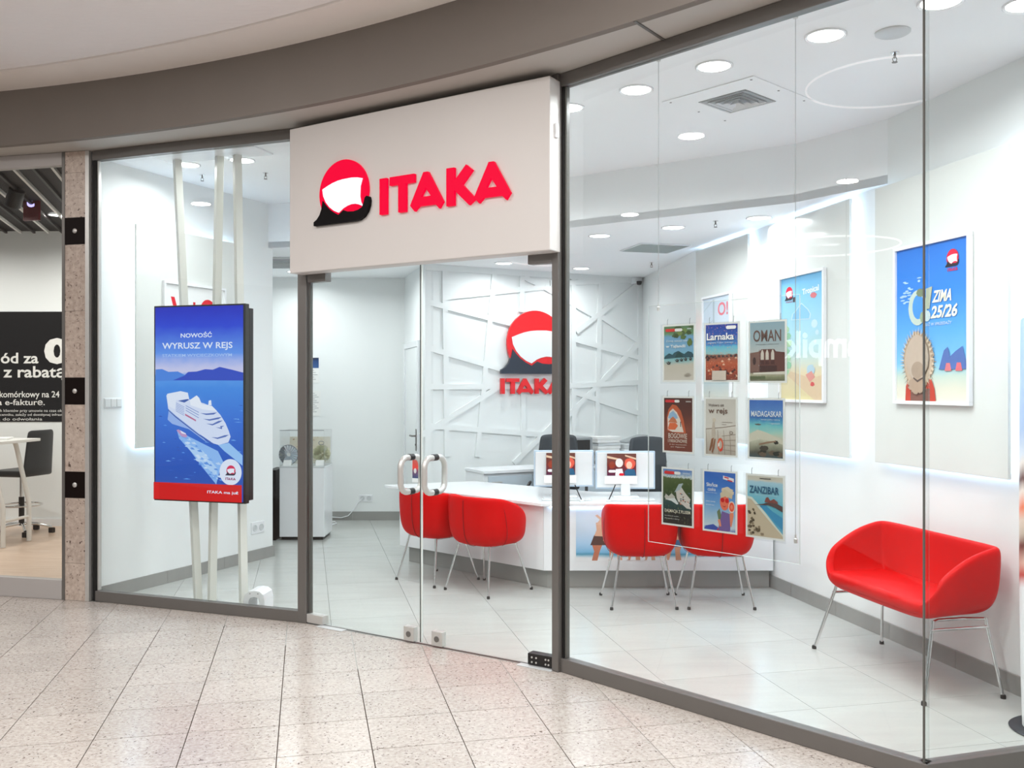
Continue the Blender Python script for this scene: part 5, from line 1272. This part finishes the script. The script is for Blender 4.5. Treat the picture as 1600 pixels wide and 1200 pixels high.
sh.poly([(.2, .48), (.45, .455), (.62, .42), (.8, .42), (1, .47), (1, .56), (.8, .50), (.6, .465), (.4, .475)], (92, 72, 72)); sh.poly([(.50, .42), (.54, .345), (.60, .335), (.66, .39), (.76, .355), (.86, .40), (.88, .43)], (136, 72, 66))
sh.text('ZANZIBAR', .07, .165, .90, .285, (34, 92, 128), .02); sh.text('rajskie plaże i lazurowa woda', .24, .30, .86, .318, (196, 220, 226)); sh.rect(.36, .028, .68, .04, (70, 66, 64)); sh.build('print', t)
# suspension cables
def cable(px, y1, lb, clipz=True):
    q, z = S3.hit(px, y1, HO); t = thing('hanging_cable', lb, 'cable', S3.w(q, HO, z), S3.ang, 'cables of the window display')
    MB().tube([(0, 0, 0), (0, 0, ZH - z)], .0016, M['grey'], 6).build('wire', t)
    MB().lathe([(.009, 0), (.009, .02), (.004, .024), (.004, .04), (.001, .04)], M['steel'], 12, (0, 0, -.02)).build('clip', t)
    MB().lathe([(.012, 0), (.012, -.012), (.002, -.014)], M['steel'], 12, (0, 0, ZH - z)).build('ceiling_anchor', t)
    return t
cable(1029, 480, 'thin steel cable with a clip ending above the top left hanging sheet')
cable(1243, 842, 'thin steel cable running down the right side of the hanging sheets')
a, zt = S3.hit(1013, 478, HO - .03); b, _ = S3.hit(1250, 478, HO - .03); zb = S3.z(1130, 864, HO - .03)
t = thing('acrylic_board', 'large clear acrylic board with white edges carrying the nine hanging sheets', 'board', S3.w(a, HO - .03, zb), S3.ang)
w = b - a; h = zt - zb
MB().box(.002, w - .002, -.002, .002, .002, h - .002, M['acryl']).build('clear_sheet', t)
for q in ((0, .002, -.0025, .0025, 0, h), (w - .002, w, -.0025, .0025, 0, h), (.0022, w - .0022, -.0025, .0025, 0, .002), (.0022, w - .0022, -.0025, .0025, h - .002, h)): MB().box(*q, M['pale_edge']).build('polished_edge', t)

# ------------------------------------------------------------------ arch block on the floor, totem at the right edge
c = fl(404, 955, 0); c = S1.w(S1.s(404, -.2), -.2)
t = thing('arch_block', 'small white arch-shaped block on the floor behind the left pane', 'block', (c.x, c.y, 0), S1.ang + .25)
o_ = [(-.08, 0), (-.08, .10), (-.07, .14), (-.04, .163), (0, .168), (.04, .163), (.07, .14), (.08, .10), (.08, 0), (.042, 0), (.042, .09), (.03, .115), (0, .122), (-.03, .115), (-.042, .09), (-.042, 0)]
MB().poly([[(x, z + .001) for x, z in o_]], -.09, .09, M['lac']).build('arch', t, bevel=.008)
for x in (-.03, .03): MB().lathe([(.005, -.0902), (.005, -.092), (.001, -.092)], M['grey'], 8, (x, 0, .148), 'y').build('screw', t)
tc = Vector((2.645, 4.47))
t = thing('advertising_totem', 'round white advertising totem on a dark base, cut by the right edge of the picture', 'totem', (tc.x, tc.y, 0))
MB().lathe([(.001, .001), (.205, .001), (.21, .006), (.20, .013), (.001, .014)], M['offblack'], 40).build('base', t, 40)
tm = ramp_print('totem_print', [(0, (150, 176, 220)), (.28, (170, 192, 228)), (.34, (214, 222, 236)), (.36, (236, 226, 220)), (.40, (96, 48, 44)), (.43, (240, 226, 216)), (.47, (236, 120, 80)), (.50, (226, 206, 190)), (.53, (200, 186, 170)), (.56, (96, 46, 42)), (.60, (222, 180, 166)), (.63, (196, 70, 60)), (.66, (236, 238, 240)), (1, (240, 241, 243))], .02, 3, stretch=(1, 1, .4))
MB().lathe([(.150, .0145), (.158, .3), (.163, .8), (.163, 1.4), (.158, 2.0), (.15, 2.01), (.001, 2.01)], tm, 44).build('tube', t, 40)

# ------------------------------------------------------------------ neighbouring shop at the left
NA = SN.w(0); w4 = struct('window_4', NA, SN.ang)
bars(w4, [('sill_band', 0, SN.L - .004, 0, .06, .0045, SN.z(50, 904), M['sill']), ('head_bar', 0, SN.L - .004, 0, .06, 3.40, ZF, M['sill'])])
MB().box(0, SN.L - .004, .02, .03, SN.z(50, 904) + .001, 3.399, M['glass']).build('glass_pane', w4, label='clear window of the neighbouring shop')
YB = 11.0
MB().prism([SN.w(0, -.061).xy, SN.w(SN.L - .02, -.061).xy, (-3.45, 7.5), (-4.75, YB), (-9, YB)], -.008, .0, M['wood']).build('floor', kind='structure', label='light wooden floor of the neighbouring shop')
MB().box(-9, -4.7, YB, YB + .1, 0, 3.52, M['wall']).build('wall_neighbour_back', kind='structure')
MB().prism([(-3.46, 7.42), (-3.40, 7.42), (-4.55, 11.1), (-4.70, 11.1)], 0, 3.5, M['wall']).build('wall_neighbour_right', kind='structure')
MB().box(-9, -4.72, YB - .015, YB - .0005, .001, .09, M['lac']).build('baseboard_neighbour', kind='structure')
nc = MB().prism([SN.w(0, -.07).xy, SN.w(SN.L, -.07).xy, (-3.4, 7.42), (-4.6, YB + .1), (-9, YB + .1)], 3.52, 3.56, M['darkceil']).build('ceiling_neighbour', kind='structure')
sd = (fl(77, 364, 3.5) - fl(0, 298, 3.5)).normalized(); sn = Vector((-sd.y, sd.x))
base = fl(0, 298, 3.5)
for k in range(-12, 22):
    p = base + sn * (k * .16); poly_ = [SN.w(0, -.08).xy, SN.w(SN.L, -.08).xy, Vector((-3.47, 7.5)), Vector((-4.7, YB)), Vector((-9, YB))]
    ins = [q * .05 for q in range(-160, 161) if inside(p + sd * (q * .05), poly_) and inside(p + sd * (q * .05) + sn * .05, poly_) and inside(p + sd * (q * .05) - sn * .05, poly_)]
    if len(ins) < 4: continue
    L0, L1_ = ins[0], ins[-1]
    o = MB().box(L0, L1_, -.012, .012, -.03, 0, M['whitesteel'] if k % 2 == 0 else M['dark']).build('slat', nc); o.location = (p.x, p.y, 3.515); o.rotation_euler = (0, 0, math.atan2(sd.y, sd.x))
NW = Plane(Vector((-9, YB)), Vector((-4.7, YB)))
a, zt = NW.hit(-160, 487, .003); b, zb = NW.hit(132, 659, .003)
t = thing('window_poster', 'black poster with white lettering on the wall of the neighbouring shop', 'poster', NW.w(a, .003, zb))
MB().box(0, b - a, -.004, .0025, 0, zt - zb, M['decal']).build('board', t)
f = lambda x, y: (NW.hit(x, y, .008)[0] - a, NW.hit(x, y, .008)[1] - zb)
mb = MB(); wm = ink((232, 230, 226))
def ptext(s, x0, y0, x1, y1, bold=.02):
    (u0, v0), (u1, v1) = f(x0, y0), f(x1, y1); text(mb, s, u0, u1, v1, v0, -.0045, wm, bold)
ptext('samochód za', -82, 551, 60, 568); ptext('0', 69, 528, 109, 569, .05); ptext('z rabatą', 5, 572, 103, 595); ptext('abonament komórkowy na 24 m-ce', -62, 611, 122, 624, .012); ptext('i przejście za e-fakturę.', -80, 623, 70, 636, .012)
ptext('oferta dla stałych i nowych klientów przy umowie na czas określony', -70, 639, 118, 645, .0); ptext('szczegóły w regulaminie i cenniku, zależy od dostępnej infrastruktury', -70, 645.5, 118, 651, .0); ptext('oferta ważna do odwołania', -60, 652, 66, 657, .0)
mb.build('lettering', t)
c = fl(10, 864)
t = thing('high_table', 'white high table with slanted tube legs and papers on top, in the neighbouring shop', 'table', (-5.43, 9.75, 0), -.12)
MB().box(-.75, .26, -.32, .32, 1.075, 1.105, M['whitesteel']).build('tabletop', t, bevel=.004)
for x, y in ((.03, -.21), (.03, .21), (-.62, -.21), (-.62, .21)):
    sg = 1 if x > 0 else -1; MB().tube([(x, y, 1.07), (x + sg * .02, y, 1.03), (x + sg * .16, y, .46), (x + sg * .17, y, .40), (x + sg * .17, y, .005)], .024, M['whitesteel'], 10).build('leg', t, 60)
for x in (.20, -.79): MB().tube([(x, -.21, .27), (x, .21, .27)], .017, M['whitesteel'], 8).build('crossbar', t, 60)
o = MB().box(-.2, .16, -.15, .12, 0, .02, M['paper']).build('paper_sheets', loc=(-5.48, 9.75, 1.106)); o.rotation_euler = (0, 0, .3); tag(o, 'loose papers lying on the white high table', 'paper')
t = thing('bar_stool', 'black high swivel chair with chrome star base behind the white high table', 'chair', (-5.545, 10.42, 0), 1.35)
n = 7; vs = []; fs = []
for i in range(n):
    for j in range(n):
        u, v = i / (n - 1) * 2 - 1, j / (n - 1); vs.append((u * (.23 - .03 * v), -.22 - .03 * (1 - u * u) - .05 * v, .66 + .52 * v))
for i in range(n - 1):
    for j in range(n - 1): fs.append((i * n + j, (i + 1) * n + j, (i + 1) * n + j + 1, i * n + j + 1))
o = MB().add(vs, fs, M['black']).build('backrest', t, 180); q = o.modifiers.new('t', 'SOLIDIFY'); q.thickness = .04; q = o.modifiers.new('s', 'SUBSURF'); q.render_levels = 2
MB().box(-.23, .23, -.22, .24, .66, .73, M['black']).build('seat', t, bevel=.025)
MB().tube([(0, 0, .66), (0, 0, .40)], .02, M['chrome'], 10).build('gas_column', t, 60); MB().tube([(0, 0, .42), (0, 0, .1)], .03, M['black'], 10).build('column_sleeve', t, 60)
MB().tube([(.21 * math.cos(2 * PI * k / 24), .21 * math.sin(2 * PI * k / 24), .33) for k in range(24)], .010, M['chrome'], 8, True).build('foot_ring', t, 60)
MB().tube([(-.21, 0, .33), (.21, 0, .33)], .008, M['chrome'], 8).build('ring_bar', t, 60)
for k in range(5):
    an = 2 * PI * k / 5 + .2; p = MB().tube([(0, 0, .12), (.16 * math.cos(an), .16 * math.sin(an), .11), (.31 * math.cos(an), .31 * math.sin(an), .065)], .016, M['chrome'], 8).build('base_spoke', t, 60)
    MB().box(-.022, .022, -.03, .03, .0, .058, M['rubber']).build('castor', p, bevel=.006).location = (.31 * math.cos(an), .31 * math.sin(an), .001)
c = at(48, 316, 9.2)
t = thing('hanging_sign', 'small red hanging sign with a lit mirrored 3 under the dark ceiling', 'sign', (c.x, c.y, c.z - .18), -.25)
MB().box(-.09, .09, 0, .03, 0, .38, mat('dark_red_sign', (104, 14, 24), .4)).build('board', t)
MB().tube([(0, .015, .38), (0, .015, 3.514 - c.z + .18)], .004, M['black'], 6).build('cord', t)
mb = MB(); text(mb, '3', -.045, .045, .13, .27, -.002, mat('lit_violet', (190, 180, 255), .4, emit=1.6), .02, mirror=True); mb.build('numeral', t); mb = MB(); text(mb, 'mobile', -.06, .06, .05, .075, -.002, M['led'], mirror=True) if False else None
c = at(20, 300, 8.6)
t = thing('spot_lamp', 'black spot lamp with a bright lens under the dark ceiling of the neighbouring shop', 'lamp', (c.x, c.y, c.z - .12), .6)
o = MB().lathe([(.001, .16), (.07, .15), (.075, 0), (.07, -.01), (.065, 0.0)], M['black'], 18).build('housing', t, 40); o.rotation_euler = (.5, .2, 0)
q = MB().lathe([(.001, .004), (.064, .004), (.064, .009), (.001, .01)], M['lamp'], 18).build('lens', t); q.rotation_euler = (.5, .2, 0)
MB().tube([(0, -.04, .15), (0, -.04, 3.514 - c.z + .12)], .008, M['black'], 6).build('stem', t)
for p in ((-5.6, 8.8), (-6.6, 9.8), (-4.9, 9.9)):
    downlight(p, 3.514, .07, 'round light among the dark slats of the neighbouring shop ceiling', 30, 'lights of the neighbouring shop', (1, .95, .9))

# ------------------------------------------------------------------ across the concourse: what the panes mirror
def mirror(p, pl):
    q = Vector((p.x, p.y)) - pl.A; k = q.dot(pl.away); r_ = Vector((p.x, p.y)) - pl.away * (2 * k); return Vector((r_.x, r_.y, p.z))
h3 = S3.w(S3.s(1282)).xy; r3 = Vector(((1282 - 800) / F, 1.0)).normalized(); d3 = r3 - S3.away * (2 * r3.dot(S3.away))
q3 = h3 + d3 * 6.0; k3 = (h3.length + 6.0) / F / (1 + (482 / F) ** 2) ** -.5 * .93
t = thing('lit_sign_letters', 'white lit shop lettering hung in the concourse, mirrored in the large pane', 'sign', (q3.x, q3.y, E + 29 * k3), math.atan2(-d3.x, d3.y))
ww = 112 * k3
mb = MB(); text(mb, 'empik', -ww / 2, ww / 2, 0, 54 * k3, 0, mat('lit_white_letters', (240, 240, 255), .4, emit=5.0), .03); mb.build('letters', t)
MB().box(-ww / 2 - .02, ww / 2 + .02, .002, .03, 16 * k3, 24 * k3, M['dark']).build('back_rail', t)
for x in (-ww * .3, ww * .3): MB().tube([(x, .016, 20 * k3), (x, .016, ZM + .012 - E - 29 * k3)], .006, M['dark'], 6).build('rod', t)
for cx_, cy_, Yv, rad, lb in ((1290, 385, 11.5, .85, 'large thin ring lamp under the concourse ceiling, mirrored in the big pane'), (1385, 128, 6.3, .55, 'nearer thin ring lamp of the concourse, mirrored near the top of the big pane')):
    p = at(cx_, cy_, Yv); p.z = min(p.z, 3.80); m_ = mirror(p, S3)
    t = thing('ring_lamp', lb, 'lamp', (m_.x, m_.y, p.z))
    MB().tube([(rad * math.cos(2 * PI * k / 48), rad * math.sin(2 * PI * k / 48), 0) for k in range(48)], .012 if rad > .7 else .007, M['ring'], 8, True).build('ring', t, 60)
    for k in range(3): MB().tube([(rad * math.cos(2 * PI * k / 3), rad * math.sin(2 * PI * k / 3), .012), (rad * math.cos(2 * PI * k / 3), rad * math.sin(2 * PI * k / 3), ZM + .01 - p.z)], .003, M['grey'], 6).build('wire', t)
